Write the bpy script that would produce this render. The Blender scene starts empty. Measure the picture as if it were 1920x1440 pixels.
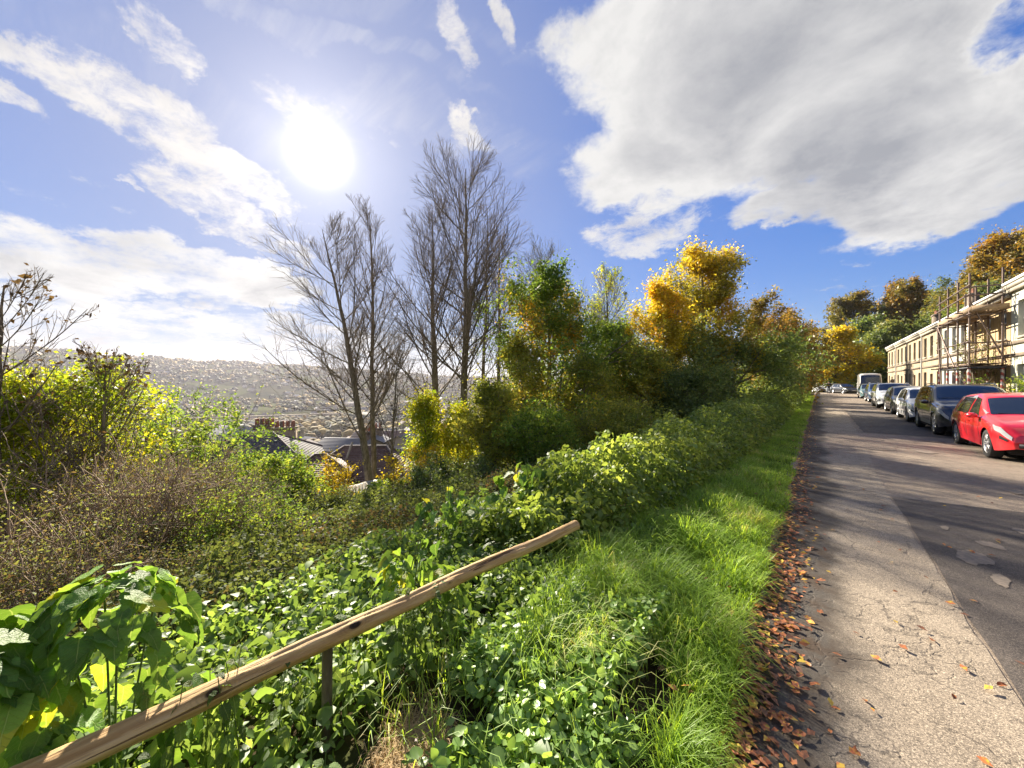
import bpy, math, random
import numpy as np
from mathutils import Matrix, Vector, Euler
random.seed(7)
RNG = np.random.default_rng(7)
R_ = math.radians
PI = math.pi

# ------------------------------------------------------------------ camera, sky, sun, exposure
sc = bpy.context.scene
YAW = R_(38.6)
CAMZ = 1.7
cam_d = bpy.data.cameras.new("camera"); cam = bpy.data.objects.new("camera", cam_d)
sc.collection.objects.link(cam); sc.camera = cam
cam.location = (0, 0, CAMZ); cam.rotation_euler = (R_(89.68), 0, YAW)
cam_d.lens = 13.5; cam_d.sensor_width = 36; cam_d.clip_start = 0.05; cam_d.clip_end = 12000

sc.view_settings.view_transform = 'Standard'; sc.view_settings.look = 'None'
sc.view_settings.gamma = 1; sc.view_settings.use_curve_mapping = False
sc.view_settings.exposure = 1.85
sc.cycles.use_denoising = True
sc.cycles.max_bounces = 8; sc.cycles.diffuse_bounces = 3; sc.cycles.transmission_bounces = 5
sc.cycles.glossy_bounces = 3; sc.cycles.transparent_max_bounces = 8; sc.cycles.volume_bounces = 0
sc.cycles.sample_clamp_indirect = 6
sc.cycles.caustics_reflective = False; sc.cycles.caustics_refractive = False

CT, ST = math.cos(YAW), math.sin(YAW)
def ray(u, v):
    """unit direction of a line of sight, used to give the clouds and the sun their compass bearings"""
    a, b = (u - 960) / 720, (716 - v) / 720
    d = np.array([a * CT - ST, a * ST + CT, b]); return d / np.linalg.norm(d)
def XY(u, zc):
    a = (u - 960) / 720
    return zc * (a * CT - ST), zc * (a * ST + CT)

SUN = ray(600, 290)
sun_el = math.asin(SUN[2]); sun_az = math.atan2(SUN[1], SUN[0])

class NB:
    """small helper that writes node graphs"""
    def __init__(s, nt): s.nt = nt; s.n = nt.nodes; s.l = nt.links
    def _set(s, sock, v):
        if v is None: return
        if isinstance(v, bpy.types.NodeSocket): s.l.new(v, sock)
        else:
            try: sock.default_value = v
            except Exception:
                sock.default_value = (*v, 1) if len(v) == 3 else v
    def node(s, t, ins=None, **props):
        n = s.n.new(t)
        for k, v in props.items(): setattr(n, k, v)
        for k, v in (ins or {}).items(): s._set(n.inputs[k], v)
        return n
    def m(s, op, a, b=None, c=None, clamp=False):
        n = s.n.new('ShaderNodeMath'); n.operation = op; n.use_clamp = clamp
        s._set(n.inputs[0], a); s._set(n.inputs[1], b); s._set(n.inputs[2], c); return n.outputs[0]
    def v(s, op, a, b=None, sc_=None):
        n = s.n.new('ShaderNodeVectorMath'); n.operation = op
        s._set(n.inputs[0], a); s._set(n.inputs[1], b)
        if sc_ is not None: s._set(n.inputs['Scale'], sc_)
        return n.outputs['Value'] if op in ('DOT_PRODUCT', 'LENGTH', 'DISTANCE') else n.outputs[0]
    def rng(s, x, a, b, c=0.0, d=1.0, smooth=True):
        n = s.n.new('ShaderNodeMapRange'); n.interpolation_type = 'SMOOTHSTEP' if smooth else 'LINEAR'
        s._set(n.inputs[0], x)
        for i, q in enumerate((a, b, c, d)): s._set(n.inputs[i + 1], q)
        return n.outputs[0]
    def noise(s, vec, scale, detail=4, rough=.55, dist=0, col=False, lac=2.0):
        n = s.n.new('ShaderNodeTexNoise'); n.inputs['Scale'].default_value = scale
        n.inputs['Detail'].default_value = detail; n.inputs['Roughness'].default_value = rough
        n.inputs['Distortion'].default_value = dist; n.inputs['Lacunarity'].default_value = lac
        if vec is not None: s.l.new(vec, n.inputs['Vector'])
        return n.outputs['Color'] if col else n.outputs[0]
    def voro(s, vec, scale, feat='DISTANCE_TO_EDGE', rand=1.0):
        n = s.n.new('ShaderNodeTexVoronoi'); n.feature = feat; n.inputs['Scale'].default_value = scale
        n.inputs['Randomness'].default_value = rand
        s.l.new(vec, n.inputs['Vector']); return n
    def mix(s, f, a, b, mode='MIX'):
        n = s.n.new('ShaderNodeMix'); n.data_type = 'RGBA'; n.blend_type = mode
        s._set(n.inputs[0], f); s._set(n.inputs[6], a); s._set(n.inputs[7], b); return n.outputs[2]
    def ramp(s, f, stops):
        n = s.n.new('ShaderNodeValToRGB'); e = n.color_ramp.elements
        while len(e) < len(stops): e.new(.5)
        for q, (p, c) in zip(e, stops): q.position = p; q.color = (*c, 1)
        s.l.new(f, n.inputs[0]); return n.outputs[0]
    def comb(s, x, y, z):
        n = s.n.new('ShaderNodeCombineXYZ'); s._set(n.inputs[0], x); s._set(n.inputs[1], y); s._set(n.inputs[2], z); return n.outputs[0]
    def sep(s, vec):
        n = s.n.new('ShaderNodeSeparateXYZ'); s.l.new(vec, n.inputs[0]); return n.outputs

def build_world():
    w = bpy.data.worlds.new("World"); sc.world = w; w.use_nodes = True
    w.cycles.sampling_method = 'MANUAL'; w.cycles.sample_map_resolution = 1024
    nt = w.node_tree; nt.nodes.clear(); b = NB(nt)
    out = b.node('ShaderNodeOutputWorld')
    sky = b.node('ShaderNodeTexSky', sky_type='NISHITA', sun_disc=False)
    sky.sun_elevation = sun_el; sky.sun_rotation = PI / 2 - sun_az
    sky.air_density = 1.0; sky.dust_density = 0.0; sky.ozone_density = 2.2; sky.altitude = 100
    tc = b.node('ShaderNodeTexCoord'); d = tc.outputs['Generated']
    x, y, z = b.sep(d)
    zc = b.m('MAXIMUM', z, 0.0)
    # a layer of cloud overhead: its coordinates spread out towards the horizon
    inv = b.m('DIVIDE', 1.0, b.m('ADD', zc, 0.22))
    pl = b.v('SCALE', d, sc_=inv)
    warp = b.v('SUBTRACT', b.noise(pl, 2.2, 5, .6, col=True), (.5, .5, .5))
    dw = b.v('ADD', d, b.v('SCALE', warp, sc_=.20))
    warp2 = b.v('SUBTRACT', b.noise(d, 11, 8, .7, col=True), (.5, .5, .5))
    dw = b.v('ADD', dw, b.v('SCALE', warp2, sc_=.075))
    def blob(u, v, hu, hv, rot, st, soft=.25):
        c = ray(u, v); r = R_(rot)
        eu, ev = math.cos(r), math.sin(r)
        a1 = ray(u + eu * 8, v + ev * 8) - c; a2 = ray(u - ev * 8, v + eu * 8) - c
        l1, l2 = np.linalg.norm(a1), np.linalg.norm(a2)
        a1 = a1 / l1 / (hu * l1 / 8); a2 = a2 / l2 / (hv * l2 / 8)
        q1 = b.m('SUBTRACT', b.v('DOT_PRODUCT', dw, tuple(a1)), float(c @ a1))
        q2 = b.m('SUBTRACT', b.v('DOT_PRODUCT', dw, tuple(a2)), float(c @ a2))
        q = b.m('MULTIPLY_ADD', q1, q1, b.m('MULTIPLY', q2, q2))
        return b.rng(q, 1.25, soft, 0.0, st)
    def total(lst):
        t = None
        for a in lst:
            q = blob(*a); t = q if t is None else b.m('MAXIMUM', t, q)
        return t
    thick = total([(1530, 150, 520, 250, 0, 1.25), (1290, 290, 270, 130, 5, 1.15), (1800, 290, 360, 150, -12, 1.2), (1280, 90, 230, 200, 0, 1.15),
                   (1560, 375, 230, 60, 0, .95), (1200, 60, 170, 150, 0, .95),
                   (300, 510, 350, 62, 4, .84), (90, 500, 250, 70, 5, .84), (480, 540, 130, 45, 5, .95), (300, 605, 520, 50, 2, .72),
                   (250, 655, 640, 34, 1, .75), (700, 640, 300, 30, 0, .62)])
    wisps = total([(140, 165, 235, 50, 26, 1.05), (25, 205, 95, 42, 32, 1.0), (305, 105, 95, 52, 58, .95), (320, 265, 280, 62, 27, 1.1),
                   (430, 345, 220, 60, 14, 1.05), (540, 200, 130, 50, 30, .62), (640, 240, 150, 34, 15, .55), (420, 410, 190, 34, 22, .9), (480, 460, 130, 34, 22, .9),
                   (850, 85, 85, 40, 52, .9), (965, 45, 60, 28, 60, .85), (885, 248, 58, 32, 25, .95),
                   (1200, 430, 150, 46, 0, .95), (245, 362, 34, 12, 5, .72), (1620, 488, 40, 9, 0, .5), (1560, 535, 90, 12, 0, .5)])
    hole = blob(1885, 45, 110, 60, -30, .85, .0)
    cirrus = total([(640, 85, 330, 26, 3, 1), (800, 240, 270, 50, 3, .8), (330, 190, 300, 60, 10, .5), (700, 20, 400, 40, 0, .5)])
    f1 = b.noise(pl, 3.0, 9, .62)
    f2 = b.noise(b.v('MULTIPLY', pl, (1, 1.0, 1.0)), 9.0, 10, .74, .3)
    # elsewhere in the sky: the same broken cloud
    gen = b.rng(b.noise(pl, .9, 3, .5), .40, .56, 0, 1.0)
    front = b.rng(b.v('DOT_PRODUCT', d, (-ST, CT, 0)), -.05, .35, 1, 0)
    gen = b.m('MULTIPLY', gen, front)
    thick = b.m('MAXIMUM', thick, gen)
    thick = b.m('SUBTRACT', thick, b.m('MULTIPLY', hole, 1.0))
    # density
    dT = b.m('ADD', thick, b.m('MULTIPLY', b.m('SUBTRACT', f1, .5), 1.7))
    dT = b.m('ADD', dT, b.m('MULTIPLY', b.m('SUBTRACT', f2, .5), .95))
    DT = b.rng(dT, .28, .95)
    dW = b.m('ADD', wisps, b.m('MULTIPLY', b.m('SUBTRACT', f2, .5), 2.3))
    dW = b.m('ADD', dW, b.m('MULTIPLY', b.m('SUBTRACT', f1, .5), 1.9))
    DW = b.rng(dW, .40, 1.25)
    str_ = b.noise(b.v('MULTIPLY', pl, (1.2, 5.5, 1)), 3.0, 6, .6, .4)
    DC = b.m('MULTIPLY', cirrus, b.rng(str_, .3, .8, 0, .38))
    # towards the horizon the air itself pales
    hor = b.m('POWER', b.m('SUBTRACT', 1.0, zc, clamp=True), 14.0)
    # sun aureole
    mu = b.m('MAXIMUM', b.v('DOT_PRODUCT', d, tuple(SUN)), 0.0)
    g0 = b.m('MULTIPLY', b.m('POWER', mu, 1500.0), 16.0)
    g1 = b.m('MULTIPLY', b.m('POWER', mu, 110.0), 1.3)
    g2 = b.m('ADD', b.m('MULTIPLY', b.m('POWER', mu, 13.0), .6), b.m('MULTIPLY', b.m('POWER', mu, 55.0), .6))
    g3 = b.m('MULTIPLY', b.m('POWER', mu, 6.0), .0)
    glow = b.m('ADD', b.m('ADD', g0, g1), b.m('ADD', g2, g3))
    # blue sky: Nishita, a little deeper and more saturated as the phone camera records it
    lum = b.v('DOT_PRODUCT', sky.outputs[0], (.3, .5, .2))
    skl = b.v('SCALE', sky.outputs[0], sc_=b.m('DIVIDE', 1.0, b.m('MULTIPLY_ADD', lum, .26, 1.0)))
    hs = b.node('ShaderNodeHueSaturation', {'Saturation': 1.34, 'Value': SKYV, 'Color': skl})
    skyc = b.mix(1.0, hs.outputs[0], (.80, .92, 1.30), 'MULTIPLY')
    veil = b.m('MULTIPLY', b.m('POWER', mu, 4.0), .62)
    skyc = b.mix(veil, skyc, (1.8, 1.82, 2.05))
    leftness = b.rng(b.v('DOT_PRODUCT', d, tuple(ray(1500, 700))), .15, .9, .75, 0)
    skyc = b.mix(b.m('MULTIPLY', hor, leftness), skyc, (2.45, 2.38, 2.3))
    # cloud colours: thick grey bases, bright thin rims
    core = b.m('ADD', b.rng(dT, .55, 1.9, .08, .66), b.m('MULTIPLY', b.m('SUBTRACT', b.noise(pl, 2.2, 8, .58, .4), .5), 3.0)); core = b.m('ADD', core, b.m('MULTIPLY', hor, .42), clamp=True)
    sunny = b.m('POWER', mu, 4.0)
    cT = b.mix(core, (3.9, 3.85, 3.72), (1.75, 1.8, 1.92))
    cT = b.mix(b.m('MULTIPLY', sunny, .12), cT, (3.7, 3.6, 3.35))
    cW = b.mix(sunny, (3.5, 3.5, 3.5), (4.1, 3.9, 3.6)); cW = b.mix(b.rng(b.noise(pl, 5.5, 6, .6), .42, .68, 0, .55), cW, (2.5, 2.5, 2.6))
    c = b.mix(DC, skyc, (3.4, 3.4, 3.5))
    c = b.mix(b.m('MULTIPLY', DW, .90), c, cW)
    c = b.mix(b.m('MULTIPLY', DT, .97), c, cT)
    gl = b.v('SCALE', (1.0, .93, .82), sc_=glow)
    c = b.v('ADD', c, gl)
    bg = b.node('ShaderNodeBackground', {'Color': c, 'Strength': .062})
    b.l.new(bg.outputs[0], out.inputs[0])
SKYV = .92
build_world()

sl = bpy.data.lights.new("sun", 'SUN'); so = bpy.data.objects.new("sun", sl); sc.collection.objects.link(so)
sl.energy = 4.9; sl.angle = R_(.6); sl.color = (1.0, .90, .74)
so.rotation_euler = Vector(SUN).to_track_quat('Z', 'Y').to_euler(); so.location = (-60, 30, 60)

# ------------------------------------------------------------------ object helpers
C = sc.collection
def props(o, label=None, cat=None, group=None, kind=None):
    if label: o['label'] = label
    if cat: o['category'] = cat
    if group: o['group'] = group
    if kind: o['kind'] = kind
    return o
def thing(name, label, cat, loc=(0, 0, 0), rz=0, group=None):
    o = bpy.data.objects.new(name, None); C.objects.link(o); o.empty_display_size = .1
    o.location = loc; o.rotation_euler = (0, 0, rz); return props(o, label, cat, group)
def mesh_np(name, V, Fs, mats, mi=None, smooth=False):
    """V (n,3); Fs: one index array (m,k) or several"""
    me = bpy.data.meshes.new(name)
    if not isinstance(Fs, (list, tuple)): Fs = [Fs]
    Fs = [np.asarray(f, np.int32) for f in Fs]
    keep = [i for i, f in enumerate(Fs) if len(f)]
    nl = sum(Fs[i].size for i in keep); npoly = sum(len(Fs[i]) for i in keep)
    V = np.asarray(V, np.float32)
    me.vertices.add(len(V)); me.vertices.foreach_set('co', V.ravel())
    me.loops.add(nl); me.loops.foreach_set('vertex_index', np.concatenate([Fs[i].ravel() for i in keep]))
    me.polygons.add(npoly)
    tot = np.concatenate([np.full(len(Fs[i]), Fs[i].shape[1], np.int32) for i in keep])
    st = np.concatenate([[0], np.cumsum(tot)[:-1]]).astype(np.int32)
    me.polygons.foreach_set('loop_start', st); me.polygons.foreach_set('loop_total', tot)
    if mi is not None: me.polygons.foreach_set('material_index', np.concatenate([np.full(len(Fs[i]), mi[i], np.int32) for i in keep]))
    if smooth: me.polygons.foreach_set('use_smooth', np.ones(npoly, bool))
    me.update(calc_edges=True)
    for m_ in (mats if isinstance(mats, (list, tuple)) else [mats]): me.materials.append(m_)
    return me
def link(name, me, parent=None, loc=None):
    o = bpy.data.objects.new(name, me); C.objects.link(o)
    if parent: o.parent = parent
    if loc is not None: o.location = loc
    return o
class G:
    """collects boxes, tubes and faces into one mesh"""
    def __init__(s): s.V = []; s.F = {}; s.n = 0
    def add(s, V, F, mi=0):
        V = np.asarray(V, float); F = np.asarray(F, int)
        s.V.append(V); s.F.setdefault((mi, F.shape[1]), []).append(F + s.n); s.n += len(V); return s
    def box(s, a, b_, mi=0):
        (x0, y0, z0), (x1, y1, z1) = np.minimum(a, b_), np.maximum(a, b_)
        V = [(x0, y0, z0), (x1, y0, z0), (x1, y1, z0), (x0, y1, z0), (x0, y0, z1), (x1, y0, z1), (x1, y1, z1), (x0, y1, z1)]
        return s.add(V, [(0, 3, 2, 1), (4, 5, 6, 7), (0, 1, 5, 4), (1, 2, 6, 5), (2, 3, 7, 6), (3, 0, 4, 7)], mi)
    def bar(s, p, q, r, sides=8, mi=0, r2=None):
        V, F = tubes(np.array([[p, q]], float), np.array([[r, r2 if r2 is not None else r]]), sides)
        s.add(V, F, mi); k = sides
        s.add(V[:k], [list(range(k))[::-1]], mi); s.add(V[k:2 * k], [list(range(k))], mi); return s
    def mesh(s, name, mats, smooth=False):
        Fs, mi = [], []
        for (m_, k), l in s.F.items(): Fs.append(np.concatenate(l)); mi.append(m_)
        return mesh_np(name, np.concatenate(s.V), Fs, mats, mi, smooth)
    def build(s, name, mats, parent=None, smooth=False, loc=None):
        return link(name, s.mesh(name, mats, smooth), parent, loc)
def nrm(v): return v / np.maximum(np.linalg.norm(v, axis=-1, keepdims=True), 1e-9)
def tubes(P, Rr, sides=5):
    """P (N,K,3) polylines, Rr (N,K) radii -> vertices, quads"""
    N, K, _ = P.shape
    T = nrm(np.gradient(P, axis=1)) if K > 2 else nrm(np.repeat((P[:, 1:] - P[:, :-1]), 2, axis=1))
    ref = np.where(np.abs(T[..., 2:3]) > .8, np.array([[[.96, .28, .03]]]), np.array([[[.08, .05, 1.0]]]))
    ref = ref[:, :1].repeat(K, 1)
    n1 = nrm(np.cross(T, ref)); n2 = np.cross(T, n1)
    a = np.arange(sides) / sides * 2 * PI
    V = P[:, :, None] + Rr[:, :, None, None] * (np.cos(a)[None, None, :, None] * n1[:, :, None] + np.sin(a)[None, None, :, None] * n2[:, :, None])
    base = (np.arange(N)[:, None, None] * K + np.arange(K - 1)[None, :, None]) * sides
    j = np.arange(sides)[None, None, :]; j2 = (j + 1) % sides
    F = np.stack([base + j, base + j2, base + sides + j2, base + sides + j], -1).reshape(-1, 4)
    return V.reshape(-1, 3), F
def sn(x, y, s=1.0, ph=0.0):
    """cheap smooth bumps, about -1..1"""
    x = x * s + ph; y = y * s - ph * 1.7
    return (np.sin(x * 1.7 + 1.3 * np.sin(y * .9)) + np.sin(y * 2.1 + 1.1 * np.sin(x * 1.3 + 2)) + .6 * np.sin(x * 3.7 + y * 2.9 + ph) + .4 * np.sin(y * 6.1 - x * 5.3)) / 3.0
def smst(t): t = np.clip(t, 0, 1); return t * t * (3 - 2 * t)

def HT(x, y):
    """height of the land"""
    x = np.asarray(x, float); y = np.asarray(y, float)
    s = -x
    z = np.interp(s, [-400, -110, -60, -30, -15, -7.2, 1.55, 3, 60, 130, 260, 450, 4000], [60, 44, 28, 11, 1.2, -.03, -.03, -.4, -16, -33, -58, -70, -70])
    z = z + np.where(s > 3, smst((s - 3) / 6) * .22 * sn(x, y, .35), 0)
    r = np.hypot(x, y); al = np.degrees(np.arctan2(y, -x))
    ridge = np.interp(al, [-60, -1.7, 4.8, 18.8, 31.5, 43.5, 70, 100], [150, 148, 122, 100, 64, 28, 10, 0])
    ridge = ridge + 5 * np.sin(al * .9) + 3 * np.sin(al * 2.3 + 1)
    k = smst((r - 1150) / 1500) * (s > 200)
    z = z * (1 - k) + ridge * k
    z = z + np.where((s > 260), 5 * sn(x, y, .006) * (1 - k) * smst((s - 260) / 400) + 7 * k * (1 - k) * 4 * sn(x, y, .004), 0)
    # the land closes off and rises a little where the road bends out of sight
    z = z + 10 * smst((y - 88) / 70) * smst((60 - s) / 60)
    return z
# ------------------------------------------------------------------ materials
def mat(name, col=(.5, .5, .5), rough=.6, metal=0, spec=.5, fn=None, coat=0):
    m_ = bpy.data.materials.new(name); m_.use_nodes = True
    p = m_.node_tree.nodes['Principled BSDF']
    p.inputs['Base Color'].default_value = (*col, 1); p.inputs['Roughness'].default_value = rough
    p.inputs['Metallic'].default_value = metal; p.inputs['Specular IOR Level'].default_value = spec
    if coat: p.inputs['Coat Weight'].default_value = coat; p.inputs['Coat Roughness'].default_value = .05
    if fn: fn(NB(m_.node_tree), p)
    return m_
def pos(b): return b.node('ShaderNodeNewGeometry').outputs['Position']
def bump(b, p, h, st=.3, dist=.02):
    n = b.node('ShaderNodeBump', {'Height': h, 'Strength': st, 'Distance': dist}); b.l.new(n.outputs[0], p.inputs['Normal'])
def mottle(c1, c2, scale=4, detail=5, bs=.2, rough=None, bd=.01, c3=None, s3=30):
    def f(b, p):
        q = pos(b); n = b.noise(q, scale, detail, .6)
        c = b.mix(b.rng(n, .35, .65), c1, c2)
        if c3: c = b.mix(b.rng(b.noise(q, s3, 3), .52, .68), c, c3)
        b.l.new(c, p.inputs['Base Color'])
        bump(b, p, b.noise(q, scale * 6, 4), bs, bd)
    return f
def leafmat(name, stops, nscale=.5, jitter=.5, transl=.42, gloss=.3, rough=.5, bright=1.0, veins=False):
    """stops: pigments from one end of the tree's range to the other"""
    m_ = bpy.data.materials.new(name); m_.use_nodes = True; nt = m_.node_tree; b = NB(nt)
    p = nt.nodes['Principled BSDF']; out = nt.nodes['Material Output']
    g = b.node('ShaderNodeNewGeometry'); r = g.outputs['Random Per Island']
    n = b.noise(g.outputs['Position'], nscale, 3, .6)
    f = b.m('ADD', b.rng(n, .28, .72, 0, 1, False), b.m('MULTIPLY', b.m('SUBTRACT', r, .5), jitter), clamp=True)
    c = b.ramp(f, stops)
    r2 = b.m('FRACT', b.m('MULTIPLY', r, 17.3))
    if veins:      # leaves that are objects of their own: rib along local x, side veins running forward from it
        info = b.node('ShaderNodeObjectInfo'); orr = info.outputs['Random']
        f = b.m('ADD', b.rng(n, .28, .72, 0, 1, False), b.m('MULTIPLY', b.m('SUBTRACT', orr, .5), jitter), clamp=True); c = b.ramp(f, stops); r = orr; r2 = b.m('FRACT', b.m('MULTIPLY', orr, 17.3))
        tc = b.node('ShaderNodeTexCoord').outputs['Object']; lx, ly, lz = b.sep(tc); ay = b.m('ABSOLUTE', ly)
        fr = b.m('ABSOLUTE', b.m('SUBTRACT', b.m('FRACT', b.m('MULTIPLY', b.m('SUBTRACT', lx, b.m('MULTIPLY', ay, .8)), 7.0)), .5))
        side = b.rng(fr, .06, .0, 0, .5); rib = b.rng(ay, .022, .008, 0, .8); vv = b.m('MAXIMUM', side, rib)
        blot = b.rng(b.noise(tc, 5, 4, .6), .60, .72, 0, .35)
        c = b.mix(blot, c, (.20, .17, .05)); c = b.mix(vv, c, b.mix(.5, c, (.45, .55, .22)))
        hgt = b.m('SUBTRACT', b.noise(tc, 14, 3), b.m('MULTIPLY', vv, 1.2)); bump(b, p, hgt, .8, .006)
    hs = b.node('ShaderNodeHueSaturation', {'Value': b.rng(r2, 0, 1, .7 * bright, 1.35 * bright, False), 'Color': c})
    b.l.new(hs.outputs[0], p.inputs['Base Color']); p.inputs['Roughness'].default_value = rough
    p.inputs['Specular IOR Level'].default_value = gloss
    hs2 = b.node('ShaderNodeHueSaturation', {'Value': 2.0, 'Saturation': 1.0, 'Color': b.mix(1.0, hs.outputs[0], (1.15, 1.0, .55), 'MULTIPLY')})
    t = b.node('ShaderNodeBsdfTranslucent', {'Color': hs2.outputs[0]})
    mx = b.node('ShaderNodeMixShader', {0: transl}); b.l.new(p.outputs[0], mx.inputs[1]); b.l.new(t.outputs[0], mx.inputs[2])
    b.l.new(mx.outputs[0], out.inputs[0]); return m_

M = {}
M['nettle'] = leafmat('nettle leaf', [(0, (0.073, 0.129, 0.031)), (.5, (0.123, 0.202, 0.050)), (1, (0.213, 0.314, 0.078))], 2.0, .7, .42, .4, .5)
M['bindweed'] = leafmat('bindweed leaf', [(0, (0.072, 0.156, 0.026)), (.6, (0.117, 0.234, 0.039)), (.93, (0.182, 0.351, 0.039)), (1, (0.585, 0.494, 0.026))], 3.0, .6, .45, .4, .45)
M['nettle_leaf'] = leafmat('veined nettle leaf', [(0, (.065, .115, .028)), (.5, (.11, .18, .045)), (1, (.19, .28, .07))], 2.0, .7, .42, .35, .5, veins=True)
M['climber_leaf'] = leafmat('veined bindweed leaf', [(0, (.07, .15, .03)), (.55, (.12, .23, .04)), (.97, (.2, .33, .05)), (1, (.34, .36, .04))], 3.0, .8, .34, .3, .5, veins=True)
M['weed'] = leafmat('low weed leaf', [(0, (0.110, 0.198, 0.044)), (.5, (0.187, 0.308, 0.072)), (1, (0.308, 0.440, 0.121))], 3.0, .8, .35, .45, .4)
M['bank'] = leafmat('bank leaf', [(0, (.085, .14, .03)), (.5, (.15, .22, .05)), (1, (.27, .34, .08))], .9, .6, .42, .35, .5)
M['bramble'] = leafmat('bramble leaf', [(0, (0.121, 0.083, 0.044)), (.3, (0.066, 0.083, 0.033)), (.65, (0.083, 0.116, 0.039)), (1, (0.143, 0.187, 0.055))], .35, .7, .38, .12, .65)
M['grass'] = leafmat('grass blade', [(0, (.13, .22, .025)), (.5, (.20, .33, .035)), (.9, (.31, .43, .06)), (1, (.42, .42, .16))], 1.3, .7, .42, .3, .5)
M['drygrass'] = leafmat('dry grass', [(0, (.32, .22, .12)), (1, (.45, .34, .18))], 3, .6, .2, .2, .7)
M['brownleaf'] = leafmat('brown thicket leaf', [(0, (.12, .08, .05)), (.35, (.14, .13, .055)), (.65, (.12, .16, .05)), (1, (.22, .26, .08))], .6, .9, .35, .12, .65)
M['limeleaf'] = leafmat('lime leaf', [(0, (0.130, 0.208, 0.019)), (.5, (0.260, 0.325, 0.019)), (1, (0.442, 0.403, 0.026))], .5, .7, .45, .4)
M['midleaf'] = leafmat('hawthorn leaf', [(0, (0.083, 0.152, 0.034)), (.5, (0.138, 0.234, 0.041)), (1, (0.275, 0.330, 0.055))], .5, .8, .42, .12, .65)
M['oliveleaf'] = leafmat('olive leaf', [(0, (0.120, 0.168, 0.036)), (.5, (0.228, 0.264, 0.048)), (1, (0.396, 0.360, 0.060))], .35, .7, .52, .35)
M['darkleaf'] = leafmat('dark leaf', [(0, (0.068, 0.108, 0.036)), (.5, (0.108, 0.167, 0.049)), (1, (0.213, 0.259, 0.061))], .5, .7, .4, .4)
M['amberleaf'] = leafmat('green and amber leaf', [(0, (0.084, 0.156, 0.030)), (.6, (0.144, 0.216, 0.036)), (.8, (0.360, 0.288, 0.036)), (1, (0.504, 0.276, 0.024))], .30, .5, .52, .35)
M['goldleaf'] = leafmat('gold leaf', [(0, (.20, .20, .025)), (.35, (.34, .30, .02)), (.75, (.48, .38, .02)), (1, (.50, .30, .02))], .35, .6, .42, .35)
M['mapleleaf'] = leafmat('maple leaf', [(0, (.10, .12, .025)), (.4, (.20, .21, .03)), (.72, (.38, .31, .03)), (1, (.46, .32, .03))], .33, .5, .52, .35)
M['russetleaf'] = leafmat('russet leaf', [(0, (.10, .11, .03)), (.45, (.17, .14, .03)), (.8, (.25, .15, .03)), (1, (.30, .18, .03))], .3, .7, .35, .3)
M['hillleaf'] = leafmat('hillside leaf', [(0, (.09, .10, .03)), (.5, (.16, .14, .035)), (.8, (.25, .17, .03)), (1, (.34, .19, .025))], .14, .5, .35, .3)
M['hillgreen'] = leafmat('hillside green leaf', [(0, (0.069, 0.103, 0.034)), (.5, (0.115, 0.161, 0.057)), (1, (0.207, 0.207, 0.057))], .2, .6, .35, .3)
M['farleaf'] = leafmat('valley wood', [(0, (.04, .05, .02)), (.35, (.075, .07, .025)), (.65, (.13, .10, .03)), (.88, (.2, .13, .035)), (1, (.26, .18, .04))], .012, 1.1, .1, .1, .8)
M['litter'] = leafmat('fallen leaf', [(0, (.13, .06, .035)), (.35, (.26, .11, .05)), (.65, (.42, .13, .05)), (.85, (.46, .22, .05)), (1, (.5, .36, .05))], 40, 1.3, .12, .4, .5)
M['deadleaf'] = leafmat('withered leaf', [(0, (.06, .04, .025)), (1, (.12, .08, .04))], 3, 1, .2, .2, .7)

def bark(c1, c2):
    def f(b, p):
        q = pos(b); n = b.noise(b.v('MULTIPLY', q, (1, 1, .25)), 14, 5, .65)
        b.l.new(b.mix(b.rng(n, .35, .7), c1, c2), p.inputs['Base Color'])
        bump(b, p, n, .6, .03)
    return f
M['bark'] = mat('bark', rough=.9, spec=.15, fn=bark((.12, .10, .075), (.28, .24, .18)))
M['barkmoss'] = mat('mossy bark', rough=.9, spec=.2, fn=bark((.07, .065, .035), (.18, .16, .09)))
M['twig'] = mat('twig', (.21, .17, .13), .85, spec=.15)
M['paletwig'] = mat('pale twig', (.22, .20, .12), .85, spec=.2)
M['browntwig'] = mat('brown twig', (.27, .20, .14), .85, spec=.2)
M['stem'] = mat('green stem', (.10, .15, .05), .6, spec=.3)

def f_ground(b, p):
    q = pos(b); x, y, z = b.sep(q)
    n1 = b.noise(q, .9, 6, .65); n2 = b.noise(q, 6, 4, .6)
    near = b.mix(b.rng(n1, .35, .7), (.045, .032, .022), (.05, .065, .022))
    near = b.mix(b.rng(n2, .5, .75), near, (.12, .085, .05))
    nf = b.noise(q, .008, 8, .62); nf2 = b.noise(q, .03, 6, .6)
    far = b.mix(b.rng(nf, .42, .55), (.035, .04, .018), (.06, .058, .024))
    far = b.mix(b.rng(nf2, .5, .62), far, (.05, .05, .025))
    vo = b.voro(q, .006, 'F1'); fld = b.m('GREATER_THAN', b.sep(vo.outputs['Color'])[0], .72)
    far = b.mix(b.m('MULTIPLY', fld, .8), far, (.085, .095, .035))
    far = b.mix(b.rng(b.noise(q, .05, 5, .7), .56, .7), far, (.13, .095, .06))
    r = b.m('MULTIPLY', x, -1.0)
    c = b.mix(b.rng(r, 60, 180), near, far)
    b.l.new(c, p.inputs['Base Color']); bump(b, p, n2, .5, .05)
M['ground'] = mat('earth and pasture', rough=1, spec=0, fn=f_ground)

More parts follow.
